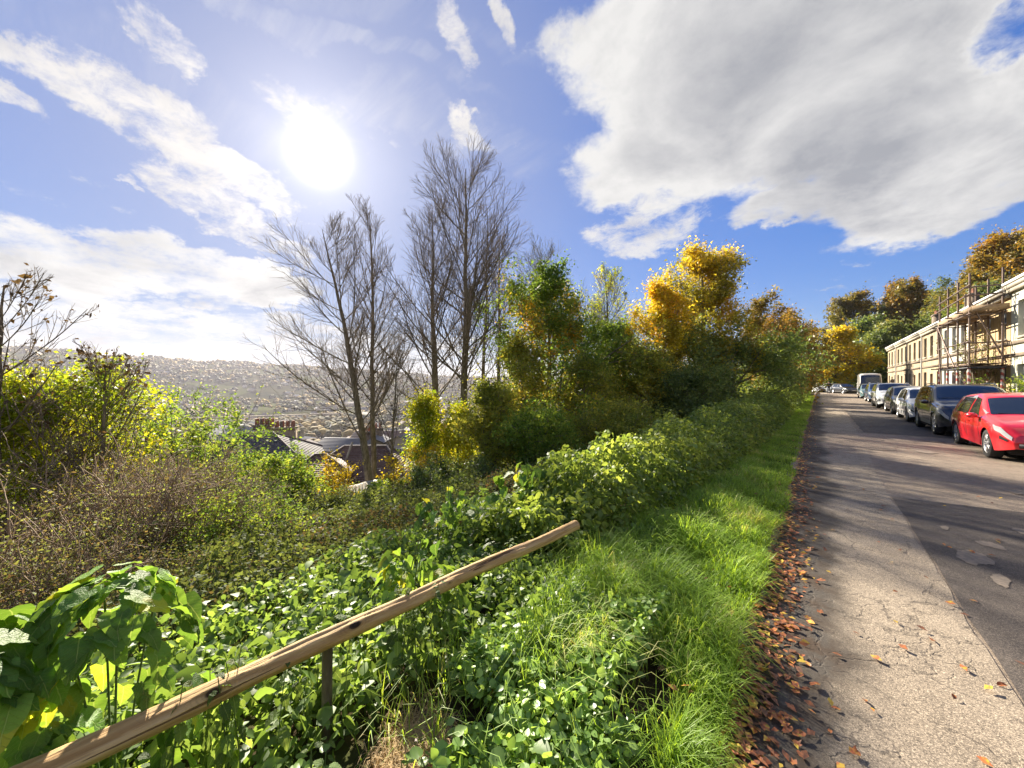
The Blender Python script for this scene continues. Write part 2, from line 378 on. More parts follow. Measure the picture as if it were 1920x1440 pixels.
def asphalt(base, light, dark, crack=.0, damp=False, agg=240):
    def f(b, p):
        q = pos(b); x, y, z = b.sep(q)
        big = b.noise(q, .7, 5, .6); med = b.noise(q, 5, 5, .65)
        grit = b.voro(q, agg, 'F1'); gc = b.sep(grit.outputs['Color'])[0]
        c = b.mix(b.rng(big, .35, .65), base, light)
        c = b.mix(b.rng(med, .5, .72, 0, .5), c, dark)
        streak = b.noise(b.v('MULTIPLY', q, (1, .16, 1)), 3.0, 5, .65)
        c = b.mix(b.rng(streak, .52, .72, 0, .45), c, light)
        c = b.mix(b.rng(b.noise(q, 60, 3, .7), .45, .7, 0, .55), c, dark)
        c = b.mix(b.rng(gc, .68, .9, 0, .65), c, tuple(min(1, k * 2.0) for k in light))
        c = b.mix(b.rng(gc, .22, .05, 0, .75), c, tuple(k * .35 for k in dark))
        h = b.m('ADD', b.m('MULTIPLY', gc, .5), b.m('MULTIPLY', med, .8))
        if crack:
            qq = b.v('ADD', q, b.v('SCALE', b.noise(q, 3, 4, .6, col=True), sc_=.35))
            e1 = b.voro(qq, 1.6).outputs[0]; e2 = b.voro(qq, 6.5).outputs[0]
            k1 = b.rng(e1, .0, .022, 1, 0); k2 = b.m('MULTIPLY', b.rng(e2, .0, .05, 1, 0), b.rng(b.noise(q, .8, 3), .42, .6))
            k = b.m('MULTIPLY', b.m('MAXIMUM', k1, k2), b.m('MULTIPLY', b.rng(b.noise(q, 9, 3, .7), .32, .6), crack))
            c = b.mix(k, c, (.028, .022, .018)); h = b.m('SUBTRACT', h, b.m('MULTIPLY', k, 1.6))
        if damp:
            w = b.m('ADD', x, b.m('MULTIPLY', b.m('SUBTRACT', big, .5), 1.1))
            c = b.mix(b.rng(w, .32, .02, 0, .9), c, (.05, .043, .036))
            c = b.mix(b.m('MULTIPLY', b.rng(w, .25, -.1), b.rng(med, .42, .6)), c, (.06, .04, .026))
        b.l.new(c, p.inputs['Base Color'])
        b.l.new(b.rng(med, .3, .7, .62, .88), p.inputs['Roughness'])
        bump(b, p, h, .8, .006)
    return f
M['path'] = mat('worn tan tarmac', rough=.85, spec=.35, fn=asphalt((.235, .19, .14), (.33, .27, .20), (.13, .105, .08), .5, True))
M['road'] = mat('road tarmac', rough=.85, spec=.35, fn=asphalt((.19, .15, .115), (.29, .23, .17), (.10, .08, .063), .35))
M['patch'] = mat('dark tarmac repair', rough=.8, spec=.35, fn=asphalt((.075, .062, .053), (.115, .095, .078), (.045, .038, .034), .12))
M['flake'] = mat('pale worn flake', rough=.9, fn=mottle((.24, .19, .145), (.15, .125, .10), 20))
M['paving'] = mat('pavement', rough=.9, fn=mottle((.20, .18, .15), (.13, .11, .09), 3))

def f_wood(b, p):
    tc = b.node('ShaderNodeTexCoord').outputs['Object']
    q = b.v('MULTIPLY', tc, (16, .8, 16)); n = b.noise(q, 1.8, 7, .62, .7)
    w = b.noise(b.v('MULTIPLY', tc, (70, 1.6, 70)), 1.2, 5, .65)
    c = b.ramp(n, [(.2, (.24, .13, .05)), (.42, (.44, .27, .11)), (.58, (.60, .41, .19)), (.8, (.68, .50, .27))])
    c = b.mix(b.rng(w, .56, .70, 0, .55), c, (.24, .14, .07))
    crack = b.rng(b.noise(b.v('MULTIPLY', tc, (26, .55, 26)), 1.3, 4, .5), .66, .675)
    c = b.mix(b.m('MULTIPLY', crack, .8), c, (.09, .045, .02))
    gm = b.rng(b.noise(tc, 5, 4, .6), .6, .75, 0, .3); c = b.mix(gm, c, (.30, .27, .16))
    for (ky, kx, kz) in ((1.05, .045, .04), (1.62, .05, .03), (2.25, .03, .05), (.5, .05, .035)):
        dd = b.v('LENGTH', b.v('MULTIPLY', b.v('SUBTRACT', tc, (kx, ky, kz)), (1, .55, 1)))
        c = b.mix(b.rng(dd, .012, .02, 1, 0), c, (.025, .014, .008))
        ring = b.m('MULTIPLY', b.rng(dd, .02, .06, .25, 0), b.m('SINE', b.m('MULTIPLY', dd, 700)))
        c = b.mix(b.m('MAXIMUM', ring, 0), c, (.16, .08, .03))
    b.l.new(c, p.inputs['Base Color'])
    bump(b, p, b.m('SUBTRACT', b.m('ADD', n, b.m('MULTIPLY', w, -.5)), b.m('MULTIPLY', crack, 1.2)), .9, .012)
M['rail'] = mat('weathered softwood', rough=.75, spec=.3, fn=f_wood)

def f_stone(base, stain, strength=.7):
    def f(b, p):
        q = pos(b); n = b.noise(q, .8, 6, .65); v = b.noise(b.v('MULTIPLY', q, (1, 1.6, .22)), 1.8, 6, .65)
        c = b.mix(b.rng(n, .35, .7), base, tuple(k * .78 for k in base))
        c = b.mix(b.rng(v, .48, .68, 0, strength), c, stain)
        b.l.new(c, p.inputs['Base Color']); bump(b, p, b.noise(q, 25, 4), .25, .02)
    return f
M['bath'] = mat('honey limestone', rough=.9, spec=.2, fn=f_stone((.46, .34, .19), (.18, .145, .11)))
M['bath2'] = mat('weathered limestone', rough=.9, spec=.2, fn=f_stone((.40, .32, .21), (.14, .125, .105), .9))
M['render'] = mat('pale render', rough=.85, spec=.2, fn=f_stone((.55, .53, .46), (.33, .31, .26), .6))
M['white'] = mat('cream painted render', rough=.8, spec=.25, fn=f_stone((.58, .57, .46), (.36, .36, .28), .5))
M['trim'] = mat('pale stone trim', rough=.8, fn=mottle((.42, .38, .30), (.26, .23, .18), 3))
M['whitepaint'] = mat('white paint', (.72, .72, .70), .45)
M['cornice'] = mat('grey stone band', rough=.9, fn=mottle((.20, .15, .10), (.13, .10, .075), 3))
M['slate'] = mat('slate', rough=.85, spec=.15, fn=mottle((.08, .075, .08), (.13, .12, .12), 2, c3=(.05, .05, .055), s3=9))
M['browntile'] = mat('brown tile', rough=.8, fn=mottle((.13, .075, .055), (.19, .12, .09), 2, c3=(.07, .045, .035), s3=10))
M['tilelight'] = mat('lichened tile', rough=.8, fn=mottle((.20, .15, .13), (.28, .23, .20), 3, c3=(.12, .09, .08), s3=9))
M['brick'] = mat('brick', rough=.9, fn=mottle((.25, .12, .075), (.18, .09, .06), 6))
M['chimstone'] = mat('sooty stone', rough=.9, fn=mottle((.22, .17, .12), (.10, .08, .065), 2))
M['pot'] = mat('clay pot', (.28, .12, .07), .8)
M['glass'] = mat('window glass', (.03, .035, .04), .06, spec=.8)
M['curtain'] = mat('pale blind', (.45, .43, .38), .9)
M['doorbrown'] = mat('brown door', (.14, .07, .04), .5); M['doorblue'] = mat('dark door', (.05, .06, .09), .4)
M['pipe'] = mat('black pipe', (.03, .03, .032), .45); M['greypipe'] = mat('pale pipe', (.55, .53, .48), .5)
M['scaf'] = mat('scaffold tube', rough=.5, metal=.55, fn=mottle((.20, .14, .11), (.12, .09, .075), 6))
M['board'] = mat('scaffold board', rough=.85, fn=mottle((.26, .17, .09), (.16, .10, .06), 3))
M['boardface'] = mat('toe board', rough=.85, fn=mottle((.34, .24, .14), (.24, .16, .10), 3))
M['blacksheet'] = mat('dark netting sheet', (.03, .03, .04), .6)
def f_stripe(b, p):
    q = pos(b); x, y, z = b.sep(q)
    a = b.m('FRACT', b.m('MULTIPLY', b.m('ADD', z, b.m('MULTIPLY', b.m('ADD', x, y), .9)), 3.3))
    b.l.new(b.mix(b.m('GREATER_THAN', a, .5), (.60, .55, .52), (.42, .09, .07)), p.inputs['Base Color'])
M['stripe'] = mat('red and white foam sleeve', rough=.7, fn=f_stripe)
M['metal'] = mat('grey metal', (.4, .4, .4), .35, .8)
M['paleroof'] = mat('pale roof', (.34, .33, .32), .8, spec=.2); M['farwall'] = mat('far stone wall', rough=.9, fn=mottle((.42, .34, .25), (.30, .24, .18), .05))
M['farwall2'] = mat('far pale wall', (.45, .41, .36), .9); M['farroof'] = mat('far roof', rough=.7, fn=mottle((.14, .11, .10), (.22, .16, .13), .06))
M['farroof2'] = mat('far slate roof', (.20, .20, .21), .7, spec=.2)
def paint(n, c, coat=1.0, metal=0.0): return mat(n, c, .32, metal, .5, coat=coat)
M['redpaint'] = paint('red car paint', (.62, .012, .02)); M['blackpaint'] = paint('black car paint', (.012, .013, .018))
M['whitecar'] = paint('white car paint', (.72, .73, .74)); M['darkblue'] = paint('dark blue car paint', (.02, .05, .12))
M['charcoal'] = paint('charcoal car paint', (.025, .025, .03)); M['tealpaint'] = paint('teal car paint', (.10, .18, .19))
M['silver'] = paint('silver car paint', (.42, .44, .46), metal=.6); M['vanpaint'] = paint('cream van paint', (.62, .60, .54))
M['carglass'] = mat('car glass', (.02, .024, .026), .03, spec=1.0, coat=.5)
M['tyre'] = mat('tyre', (.018, .018, .018), .8); M['alloy'] = mat('alloy', (.55, .55, .56), .3, .75)
M['blacktrim'] = mat('black trim', (.015, .015, .017), .4); M['lampglass'] = mat('headlight', (.62, .64, .66), .12, .35, coat=1)
M['under'] = mat('underbody', (.01, .01, .01), .9); M['plate'] = mat('number plate', (.65, .65, .6), .5)
M['amberlamp'] = mat('indicator', (.6, .2, .02), .3)
M['skin'] = mat('skin', (.42, .25, .18), .6); M['navy'] = mat('dark jacket', (.02, .022, .035), .85); M['hair'] = mat('hair', (.04, .025, .015), .8)
M['jeans'] = mat('dark trousers', (.03, .035, .05), .85)

# ------------------------------------------------------------------ the setting: land, road, pavement
def graded(a, b_, lo, hi, n, k):
    t = np.linspace(-1, 1, n); c = (lo + hi) / 2
    return t
def build_ground():
    def ax(neg, posv, n1, n2, core0, core1, ncore):
        a = core0 - np.geomspace(.35, core0 - neg, n1)[::-1]; c = np.linspace(core0, core1, ncore); e = core1 + np.geomspace(.5, posv - core1, n2)
        return np.concatenate([a, c, e])
    xs = ax(-4200, 420, 170, 40, -3.2, 7.4, 22); ys = ax(-2600, 5200, 70, 190, -4, 30, 40)
    X, Y = np.meshgrid(xs, ys, indexing='ij'); Z = HT(X, Y)
    V = np.stack([X, Y, Z], -1).reshape(-1, 3); nx, ny = len(xs), len(ys)
    i = (np.arange(nx - 1)[:, None] * ny + np.arange(ny - 1)[None, :]).ravel()
    F = np.stack([i, i + ny, i + ny + 1, i + 1], -1)
    props(link('ground', mesh_np('ground', V, F, M['ground'], smooth=True)), kind='structure')
build_ground()

def sheet(name, pts_left, pts_right, z, m_, amp=.0, dome=0.0):
    """a strip between two edges given as (x,y) lists, resampled and roughened at its edges"""
    L = np.array(pts_left, float); Rr = np.array(pts_right, float)
    n = max(8, int((max(L[-1, 1], Rr[-1, 1]) - min(L[0, 1], Rr[0, 1])) / .22)); n = min(n, 460)
    t = np.linspace(0, 1, n) ** 1.25
    def rs(P):
        s = np.concatenate([[0], np.cumsum(np.linalg.norm(np.diff(P, axis=0), axis=1))]); s /= s[-1]
        return np.stack([np.interp(t, s, P[:, 0]), np.interp(t, s, P[:, 1])], -1)
    A, B = rs(L), rs(Rr)
    A[:, 0] += amp * sn(A[:, 1], A[:, 1] * 0 + 3, 2.3, 1) + amp * .5 * sn(A[:, 1], A[:, 1] * 0, 9, 2)
    B[:, 0] += amp * sn(B[:, 1], B[:, 1] * 0 + 1, 2.0, 5) + amp * .5 * sn(B[:, 1], B[:, 1] * 0, 8, 3)
    K = 5; f = np.linspace(0, 1, K)
    P = A[:, None] * (1 - f)[None, :, None] + B[:, None] * f[None, :, None]
    zz = z + dome * np.sin(f * PI)[None, :].repeat(n, 0)
    V = np.concatenate([P, zz[..., None]], -1).reshape(-1, 3)
    i = (np.arange(n - 1)[:, None] * K + np.arange(K - 1)[None, :]).ravel()
    F = np.stack([i, i + 1, i + K + 1, i + K], -1)
    return props(link(name, mesh_np(name, V, F, m_, smooth=True)), kind='structure')
sheet('road', [(-.45, -6), (-.45, 92)], [(5.1, -6), (5.1, 92)], 0.0, M['road'])
sheet('path', [(-.35, -6), (-.33, 9), (-.3, 90)], [(.84, -6), (.84, 9.5), (1.0, 14), (1.15, 30), (1.1, 90)], .004, M['path'], .03)
sheet('road_repair', [(.86, -6), (.86, 7.9)], [(5.05, -6), (5.05, 8.3)], .008, M['patch'], .02)
sheet('road_repair', [(1.2, 17.5), (1.25, 30)], [(3.9, 17.0), (3.9, 30.5)], .008, M['patch'], .05)
sheet('road_repair', [(.2, 12.6), (.4, 16.8)], [(1.6, 13.3), (1.5, 16.5)], .008, M['road'], .12)
for k, (fx, fy, fw, fl) in enumerate([(1.22, 5.15, .07, .2), (1.17, 5.65, .13, .35), (1.4, 6.2, .1, .18), (1.9, 6.9, .18, .3), (2.0, 13.6, .3, .5), (2.6, 16.2, .35, .5), (1.15, 6.6, .05, .12), (1.6, 4.4, .05, .1), (2.4, 9.4, .1, .3)]):
    a = np.linspace(0, 2 * PI, 41)[:-1]; rr = 1 + .25 * np.sin(a * 2 + k) + .08 * np.sin(a * 3 + k * 2) + .07 * np.sin(a * 7 + k * 3) + .06 * np.sin(a * 13 + k)
    fw *= .75; fl *= .7
    V = np.stack([fx + fw * rr * np.cos(a), fy + fl * rr * np.sin(a), np.full(40, .012)], -1)
    V2 = np.concatenate([V, [[fx, fy, .013]]]); F = [(i, (i + 1) % 40, 40) for i in range(40)]
    props(link('road_flake', mesh_np('road_flake', V2, np.array(F), M['flake'])), kind='structure')
g = G(); g.box((5.12, -6, -.05), (7.0, 92, .10)); props(g.build('pavement', M['paving']), kind='structure')
g = G(); g.box((5.0, -6, -.05), (5.118, 92, .125)); props(g.build('kerb', M['trim']), kind='structure')
# ------------------------------------------------------------------ plant building
def grow(rng, P, R, n, t0, t1, ang, lenf, K, up=.0, wob=.1, rf=.55, rmin=.006, lv=(.75, 1.2), spread=None, out=.0):
    N, Kp, _ = P.shape
    idx = np.repeat(np.arange(N), n)
    st = (np.tile(np.arange(n), N) + rng.random(N * n)) / n
    t = t0 + (t1 - t0) * st
    f = t * (Kp - 1); i = np.minimum(f.astype(int), Kp - 2); w = (f - i)[:, None]
    p = P[idx, i] * (1 - w) + P[idx, i + 1] * w
    r = R[idx, i] * (1 - w[:, 0]) + R[idx, i + 1] * w[:, 0]
    T = nrm(P[idx, i + 1] - P[idx, i])
    L = np.linalg.norm(np.diff(P, axis=1), axis=2).sum(1)[idx]
    rnd = rng.normal(size=(N * n, 3)); rnd[:, 2] += out; perp = nrm(rnd - (rnd * T).sum(1, keepdims=True) * T)
    a = (ang + rng.normal(size=N * n) * (spread if spread is not None else ang * .2))[:, None]
    d = nrm(np.cos(a) * T + np.sin(a) * perp)
    ln = (lenf(t) * L * rng.uniform(lv[0], lv[1], N * n))
    Q = np.zeros((N * n, K, 3)); Q[:, 0] = p; step = (ln / (K - 1))[:, None]
    for k in range(1, K):
        d = nrm(d + np.array([0, 0, up]) + wob * rng.normal(size=d.shape)); Q[:, k] = Q[:, k - 1] + d * step
    r0 = np.maximum(r * rf, rmin)
    tt = np.linspace(0, 1, K)[None]
    RR = r0[:, None] * (1 - tt) ** .8 + rmin * .75 * tt
    return Q, RR
def leaves(rng, Cn, size, droop=.4, flat=.0, aspect=.62, var=.3, fold=.12, tri=False):
    """ovate leaves: 5 vertices, one quad and a tip triangle, folded a little along the rib"""
    n = len(Cn); d = rng.normal(size=(n, 3)); d[:, 2] = d[:, 2] * .6 - droop; d = nrm(d)
    nn = rng.normal(size=(n, 3)); nn[:, 2] += flat; s = nrm(np.cross(d, nn)); up = np.cross(s, d)
    L = (size * np.exp(rng.normal(size=n) * var))[:, None] if np.isscalar(size) else (size * np.exp(rng.normal(size=n) * var))[:, None]
    W = L * aspect * .5
    if tri:
        V = np.stack([Cn - s * W * 1.05, Cn + s * W * 1.05, Cn + d * L], 1).reshape(-1, 3); return V, (np.arange(n) * 3)[:, None] + np.arange(3)[None]
    b0 = Cn; a1 = Cn + d * L * .42 + s * W + up * W * fold; a2 = Cn + d * L * .42 - s * W + up * W * fold; tip = Cn + d * L
    V = np.stack([b0, a2, tip, a1], 1).reshape(-1, 3)
    F = (np.arange(n) * 4)[:, None] + np.arange(4)[None]
    return V, F
def leaves8(rng, Cn, size, droop=.4, flat=.0, aspect=.62, var=.3, fold=.2, curl=.18):
    """ovate pointed leaves with a rib, eight vertices each"""
    n = len(Cn); d = rng.normal(size=(n, 3)); d[:, 2] = d[:, 2] * .6 - droop; d = nrm(d)
    nn = rng.normal(size=(n, 3)); nn[:, 2] += flat; s = nrm(np.cross(d, nn)); up = np.cross(s, d); up *= np.sign(up[:, 2:3] + 1e-6)
    L = (size * np.exp(rng.normal(size=n) * var))[:, None]; W = L * aspect * .5
    def q(t, w): return Cn + d * L * t + s * W * w + up * (abs(w) * W * fold - curl * L * t * t)
    V = np.stack([q(0, 0), q(.22, .86), q(.5, .92), q(1, 0), q(.5, -.92), q(.22, -.86), q(.3, 0), q(.62, 0), q(.78, .5), q(.78, -.5)], 1).reshape(-1, 3)
    b0 = (np.arange(n) * 10)[:, None]
    F = np.concatenate([b0 + np.array([k]) for k in ([0, 6, 2, 1], [6, 7, 8, 2], [7, 3, 3, 8], [0, 5, 4, 6], [6, 4, 9, 7], [7, 9, 3, 3])])
    F = F[(F[:, 2] != F[:, 3]) & (F[:, 1] != F[:, 2])]
    T = np.concatenate([b0 + np.array([[7, 3, 8]]), b0 + np.array([[7, 9, 3]])])
    return V, F, T
def add8(name, vft, m_, parent):
    V, F, T = vft; return link(name, mesh_np(name, V, [F, T], m_, smooth=False), parent)
def poly_pts(rng, P, n, spread):
    """n points strewn about polylines P"""
    N, K, _ = P.shape; wt = rng.random(N) ** 1.4; i = rng.choice(N, n, p=wt / wt.sum()); f = rng.random(n) ** .7 * (K - 1); k = np.minimum(f.astype(int), K - 2); w = (f - k)[:, None]
    return P[i, k] * (1 - w) + P[i, k + 1] * w + rng.normal(size=(n, 3)) * spread * rng.uniform(.3, 1.3, (n, 1))
def trunk_line(rng, h, lean=(0, 0), K=14, wob=.02, bow=0):
    t = np.linspace(0, 1, K); P = np.zeros((K, 3)); P[:, 2] = t * h
    P[:, 0] = lean[0] * t ** 1.2 * h + bow * np.sin(t * PI) * h; P[:, 1] = lean[1] * t ** 1.2 * h
    P[1:, :2] += np.cumsum(rng.normal(size=(K - 1, 2)) * wob * h / K, 0) * 2
    return P[None]
WLEAN = lambda du: (du * CT, du * ST)   # lean across the view, as a slope

def add_part(name, parts, m_, parent, smooth=True):
    V, F = [], []; n = 0
    for v, f in parts: V.append(v); F.append(f + n); n += len(v)
    V = np.concatenate(V); F = np.concatenate(F)
    return link(name, mesh_np(name, V, F, m_, smooth=smooth), parent)

def bare_tree(seed, x, y, h, label, r0=.2, lean=0, crown=.3, prof=None, t0=.25, ang=.75, up=.045, n=(26, 8, 5), twigm='twig', barkm='bark', leafn=0, leafm=None, name='poplar_tree', rt=.0085, fork=0, cat='tree', group='bare poplars on the slope below the road'):
    rng = np.random.default_rng(seed)
    root = thing(name, label, cat, (x, y, float(HT(x, y)) - .1), 0, group)
    h *= .90; T = trunk_line(rng, h, WLEAN(lean), 16, .018)
    tt = np.linspace(0, 1, 16)[None]; TR = r0 * (1 - tt) ** .85 + .012
    TR[:, 0] *= 1.35
    add_part('trunk', [tubes(T, TR, 10)], M[barkm], root)
    pf = prof or (lambda t: np.interp(t, [t0, .4, .6, .8, 1], [.9, 1, .85, .62, .3]))
    B, BR = grow(rng, T, TR, n[0], t0, .97, ang, lambda t: crown * pf(t), 10, up, .03, .34, rt * 1.3)
    BR = np.minimum(BR, .042 * max(.5, h / 17))
    add_part('branches', [tubes(B, BR, 5)], M[barkm], root)
    B2, BR2 = grow(rng, B, BR, n[1], .12, .97, .58, lambda t: .45 * (1.15 - t) + .1, 6, up * 1.8, .04, .55, rt, out=.1)
    B3, BR3 = grow(rng, B2, BR2, n[2], .12, .98, .62, lambda t: .55 * (1.1 - t) + .2, 3, up * 1.5, .05, .7, rt * .62, out=.1)
    tw = add_part('twigs', [tubes(B2, BR2, 3), tubes(B3, BR3, 3)], M[twigm], root); tw['kind'] = 'stuff'
    if leafn:
        P = poly_pts(rng, B3, leafn, .05); V, F = leaves(rng, P, .09)
        c = add_part('crown', [(V, F)], M[leafm], root, False); c['kind'] = 'stuff'
    return root

def leafy_tree(seed, x, y, h, wid, label, leafm, nleaf=14000, lsize=.11, r0=.18, t0=.18, lean=0, n=(22, 7, 3), ang=.95, up=.05, barkm='bark', prof=None, name='leafy_tree', cat='tree', group=None, droop=.35, spread=.22, sink=.1, twigs=True, base=None, rt=.012):
    rng = np.random.default_rng(seed)
    root = thing(name, label, cat, (x, y, (float(HT(x, y)) if base is None else base) - sink), 0, group)
    T = trunk_line(rng, h * .85, WLEAN(lean), 12, .03); tt = np.linspace(0, 1, 12)[None]; TR = r0 * (1 - tt) ** .9 + .012
    add_part('trunk', [tubes(T, TR, 8)], M[barkm], root)
    pf = prof or (lambda t: np.interp(t, [t0, .35, .6, .85, 1], [.85, 1, .92, .6, .3]))
    B, BR = grow(rng, T, TR, n[0], t0, .98, ang, lambda t: wid / h * pf(t), 7, up, .1, .45, rt, lv=(.45, 1.4))
    B2, BR2 = grow(rng, B, BR, n[1], .2, 1, .8, lambda t: .45 * (1.15 - t) + .12, 5, up, .14, .6, rt * .8)
    add_part('branches', [tubes(B, BR, 4)], M[barkm], root)
    src = B2
    if n[2]:
        B3, BR3 = grow(rng, B2, BR2, n[2], .2, 1, .8, lambda t: .55, 3, 0, .15, .7, rt * .6); src = B3
        if twigs:
            tw = add_part('twigs', [tubes(B2[::2], BR2[::2], 3), tubes(B3[::4], BR3[::4], 3)], M['twig'], root); tw['kind'] = 'stuff'
    P = poly_pts(rng, src, nleaf, spread); V, F = leaves(rng, P, lsize, droop, tri=math.hypot(x, y) > 19)
    c = add_part('crown', [(V, F)], M[leafm], root, False); c['kind'] = 'stuff'
    return root

def bush(seed, x, y, h, wid, label, leafm, nleaf=9000, lsize=.07, stems=16, twigm='twig', name='bush', cat='bush', group=None, up=.05, out=.7, ntw=6, sub=3, spread=.1, base=None, rt=.009, deep=None, droop=.3, flat=.3):
    """many-stemmed shrub"""
    rng = np.random.default_rng(seed)
    root = thing(name, label, cat, (x, y, (float(HT(x, y)) if base is None else base) - .12), 0, group)
    a = rng.uniform(0, 2 * PI, stems); rr = np.sqrt(rng.random(stems)) * wid * .35
    K = 8; P = np.zeros((stems, K, 3)); P[:, 0, 0] = np.cos(a) * rr; P[:, 0, 1] = np.sin(a) * rr
    tl = rng.uniform(.1, out, stems); d = nrm(np.stack([np.cos(a) * tl, np.sin(a) * tl, np.ones(stems)], -1))
    ln = h * rng.uniform(.6, 1.08, stems) / (K - 1)
    for k in range(1, K):
        d = nrm(d + rng.normal(size=d.shape) * .10 + np.array([0, 0, up])); P[:, k] = P[:, k - 1] + d * ln[:, None]
    R0 = np.linspace(1, .35, K)[None] * rng.uniform(.012, .03, stems)[:, None] * max(.7, h / 3)
    B, BR = grow(rng, P, R0, ntw, .15, .98, .75, lambda t: .5 * (1.1 - t) + .12, 5, up, .14, .6, rt)
    add_part('stems', [tubes(P, R0, 5)], M[twigm], root)['kind'] = 'stuff'
    B2, BR2 = grow(rng, B, BR, sub, .15, 1, .8, lambda t: .6, 4, up * .5, .15, .7, rt * .8)
    tw = add_part('twigs', [tubes(B, BR, 3), tubes(B2, BR2, 3)], M[twigm], root); tw['kind'] = 'stuff'
    if nleaf:
        Q = poly_pts(rng, B2, nleaf, spread); V, F = leaves(rng, Q, lsize, droop, flat)
        c = add_part('crown', [(V, F)], M[leafm], root, False); c['kind'] = 'stuff'
    return root
def top(v, zc, x, y, sink=0): return CAMZ + (716 - v) / 720 * zc - float(HT(x, y))

# ------------------------------------------------------------------ the poplars and the trees on the slope below the road
def bt(seed, u, zc, v, label, **k):
    x, y = XY(u, zc); return bare_tree(seed, x, y, top(v, zc, x, y), label, **k)
bt(11, 694, 20, 372, 'tall bare leaning poplar with the widest low branches, beside the brown tiled roof', lean=-.165, r0=.2, crown=.38, t0=.2, ang=.9, n=(34, 13, 5),
   prof=lambda t: np.interp(t, [.22, .35, .6, .8, 1], [1.15, 1.0, .8, .6, .25]))
bt(12, 699, 20.8, 335, 'slim straight bare poplar just behind the leaning one', lean=-.012, r0=.16, crown=.24, t0=.30, n=(30, 9, 5), ang=.6)
bt(13, 820, 21, 342, 'bare poplar with ivy and yellow leaves round its foot', lean=-.035, r0=.21, crown=.33, t0=.22, n=(38, 12, 5), ang=.72)
bt(14, 873, 20, 252, 'tallest bare poplar, rising clear above all the other trees', lean=.0, r0=.23, crown=.30, t0=.28, n=(46, 12, 5), ang=.74,
   prof=lambda t: np.interp(t, [.3, .45, .7, .85, 1], [.85, 1, .9, .65, .3]))
bt(15, 903, 23.5, 330, 'thin bare poplar close behind the tallest one', lean=.02, r0=.14, crown=.2, t0=.35, n=(24, 8, 5), ang=.62)
bt(16, 932, 24.5, 385, 'thin bare poplar next to the green and amber maple', lean=.01, r0=.13, crown=.2, t0=.3, n=(24, 8, 5), ang=.62)
bt(17, 732, 17, 645, 'small bare sapling between the leaning poplar and the ivy clad poplar', lean=.05, r0=.07, crown=.42, t0=.3, n=(12, 6, 4), ang=.6, name='sapling', rt=.008, group=None)
bt(18, 1012, 27, 436, 'grey bare treetop fanning out behind the green and amber maple', lean=.01, r0=.2, crown=.36, t0=.35, n=(34, 10, 6), up=.07, twigm='paletwig', group=None)
bt(19, 1140, 29, 492, 'pale bare willow between the amber maple and the golden maple', lean=-.01, r0=.2, crown=.36, t0=.2, n=(40, 11, 6), up=.07, twigm='paletwig', barkm='barkmoss', leafn=7000, leafm='limeleaf', name='willow_tree', group=None)

def lt(seed, u, zc, v, wpx, label, leafm, **k):
    x, y = XY(u, zc); k.setdefault('sink', .1)
    return leafy_tree(seed, x, y, top(v, zc, x, y), wpx / 720 * zc, label, leafm, **k)
lt(31, 1024, 20, 478, 165, 'green maple turning amber at its top, right of the bare poplars', 'amberleaf', nleaf=46000, lsize=.115, r0=.18, n=(46, 11, 3), ang=1.0, up=.05, t0=.1, name='maple_tree', rt=.011,
   prof=lambda t: np.interp(t, [.1, .35, .6, .85, 1], [1.0, 1.15, 1.0, .55, .25]))
lt(32, 1318, 22, 440, 128, 'big golden maple with an open leafy top against the sky', 'mapleleaf', nleaf=46000, lsize=.115, r0=.22, n=(38, 9, 3), ang=.8, up=.09, t0=.15, name='maple_tree', spread=.25,
   prof=lambda t: np.interp(t, [.15, .35, .6, .85, 1], [1.1, 1.2, 1.0, .6, .25]))
lt(33, 1243, 20.5, 495, 80, 'bright yellow maple leaning against the big golden maple', 'goldleaf', nleaf=26000, lsize=.105, r0=.15, n=(26, 8, 3), ang=.8, up=.08, name='maple_tree', spread=.22)
lt(34, 1420, 27, 524, 62, 'thin russet and olive tree behind the golden maple', 'russetleaf', nleaf=8000, lsize=.13, r0=.16, n=(26, 8, 3), ang=.75, up=.08)
lt(35, 1375, 21, 615, 105, 'dark green holly thicket under the golden maple', 'darkleaf', nleaf=34000, lsize=.12, r0=.15, n=(34, 9, 3), ang=1.2, up=.02, t0=.03, name='holly_tree', spread=.3, twigs=False,
   prof=lambda t: np.interp(t, [.03, .5, .85, 1], [1.2, 1.2, .9, .5]))
lt(36, 1465, 33, 578, 78, 'rust coloured round tree where the hedge meets the sky', 'russetleaf', nleaf=22000, lsize=.16, r0=.18, n=(32, 8, 3), ang=1.0, up=.04, t0=.08, spread=.3)
lt(37, 1508, 46, 600, 52, 'brown and gold tree near the far end of the verge', 'hillleaf', nleaf=16000, lsize=.2, r0=.2, n=(28, 8, 2), ang=1.0, t0=.08, spread=.35)
lt(38, 1200, 19, 640, 95, 'olive green tree below the yellow maple', 'oliveleaf', nleaf=24000, lsize=.11, r0=.13, n=(32, 8, 3), ang=1.1, up=.03, t0=.05, spread=.25)
lt(39, 1095, 17.5, 640, 90, 'pale olive tree under the bare willow', 'oliveleaf', nleaf=15000, lsize=.10, r0=.12, n=(28, 8, 3), ang=1.0, up=.05, t0=.05, spread=.22)
lt(40, 800, 18.5, 715, 48, 'ivy and yellow leaves clothing the foot of the poplar', 'limeleaf', nleaf=13000, lsize=.10, r0=.08, n=(26, 8, 3), ang=.85, t0=.05, spread=.3, name='ivy_column')
lt(41, 860, 19, 742, 36, 'yellow green young tree between the two tallest poplars', 'limeleaf', nleaf=10000, lsize=.10, r0=.08, n=(24, 8, 3), ang=.9, t0=.05, spread=.3)
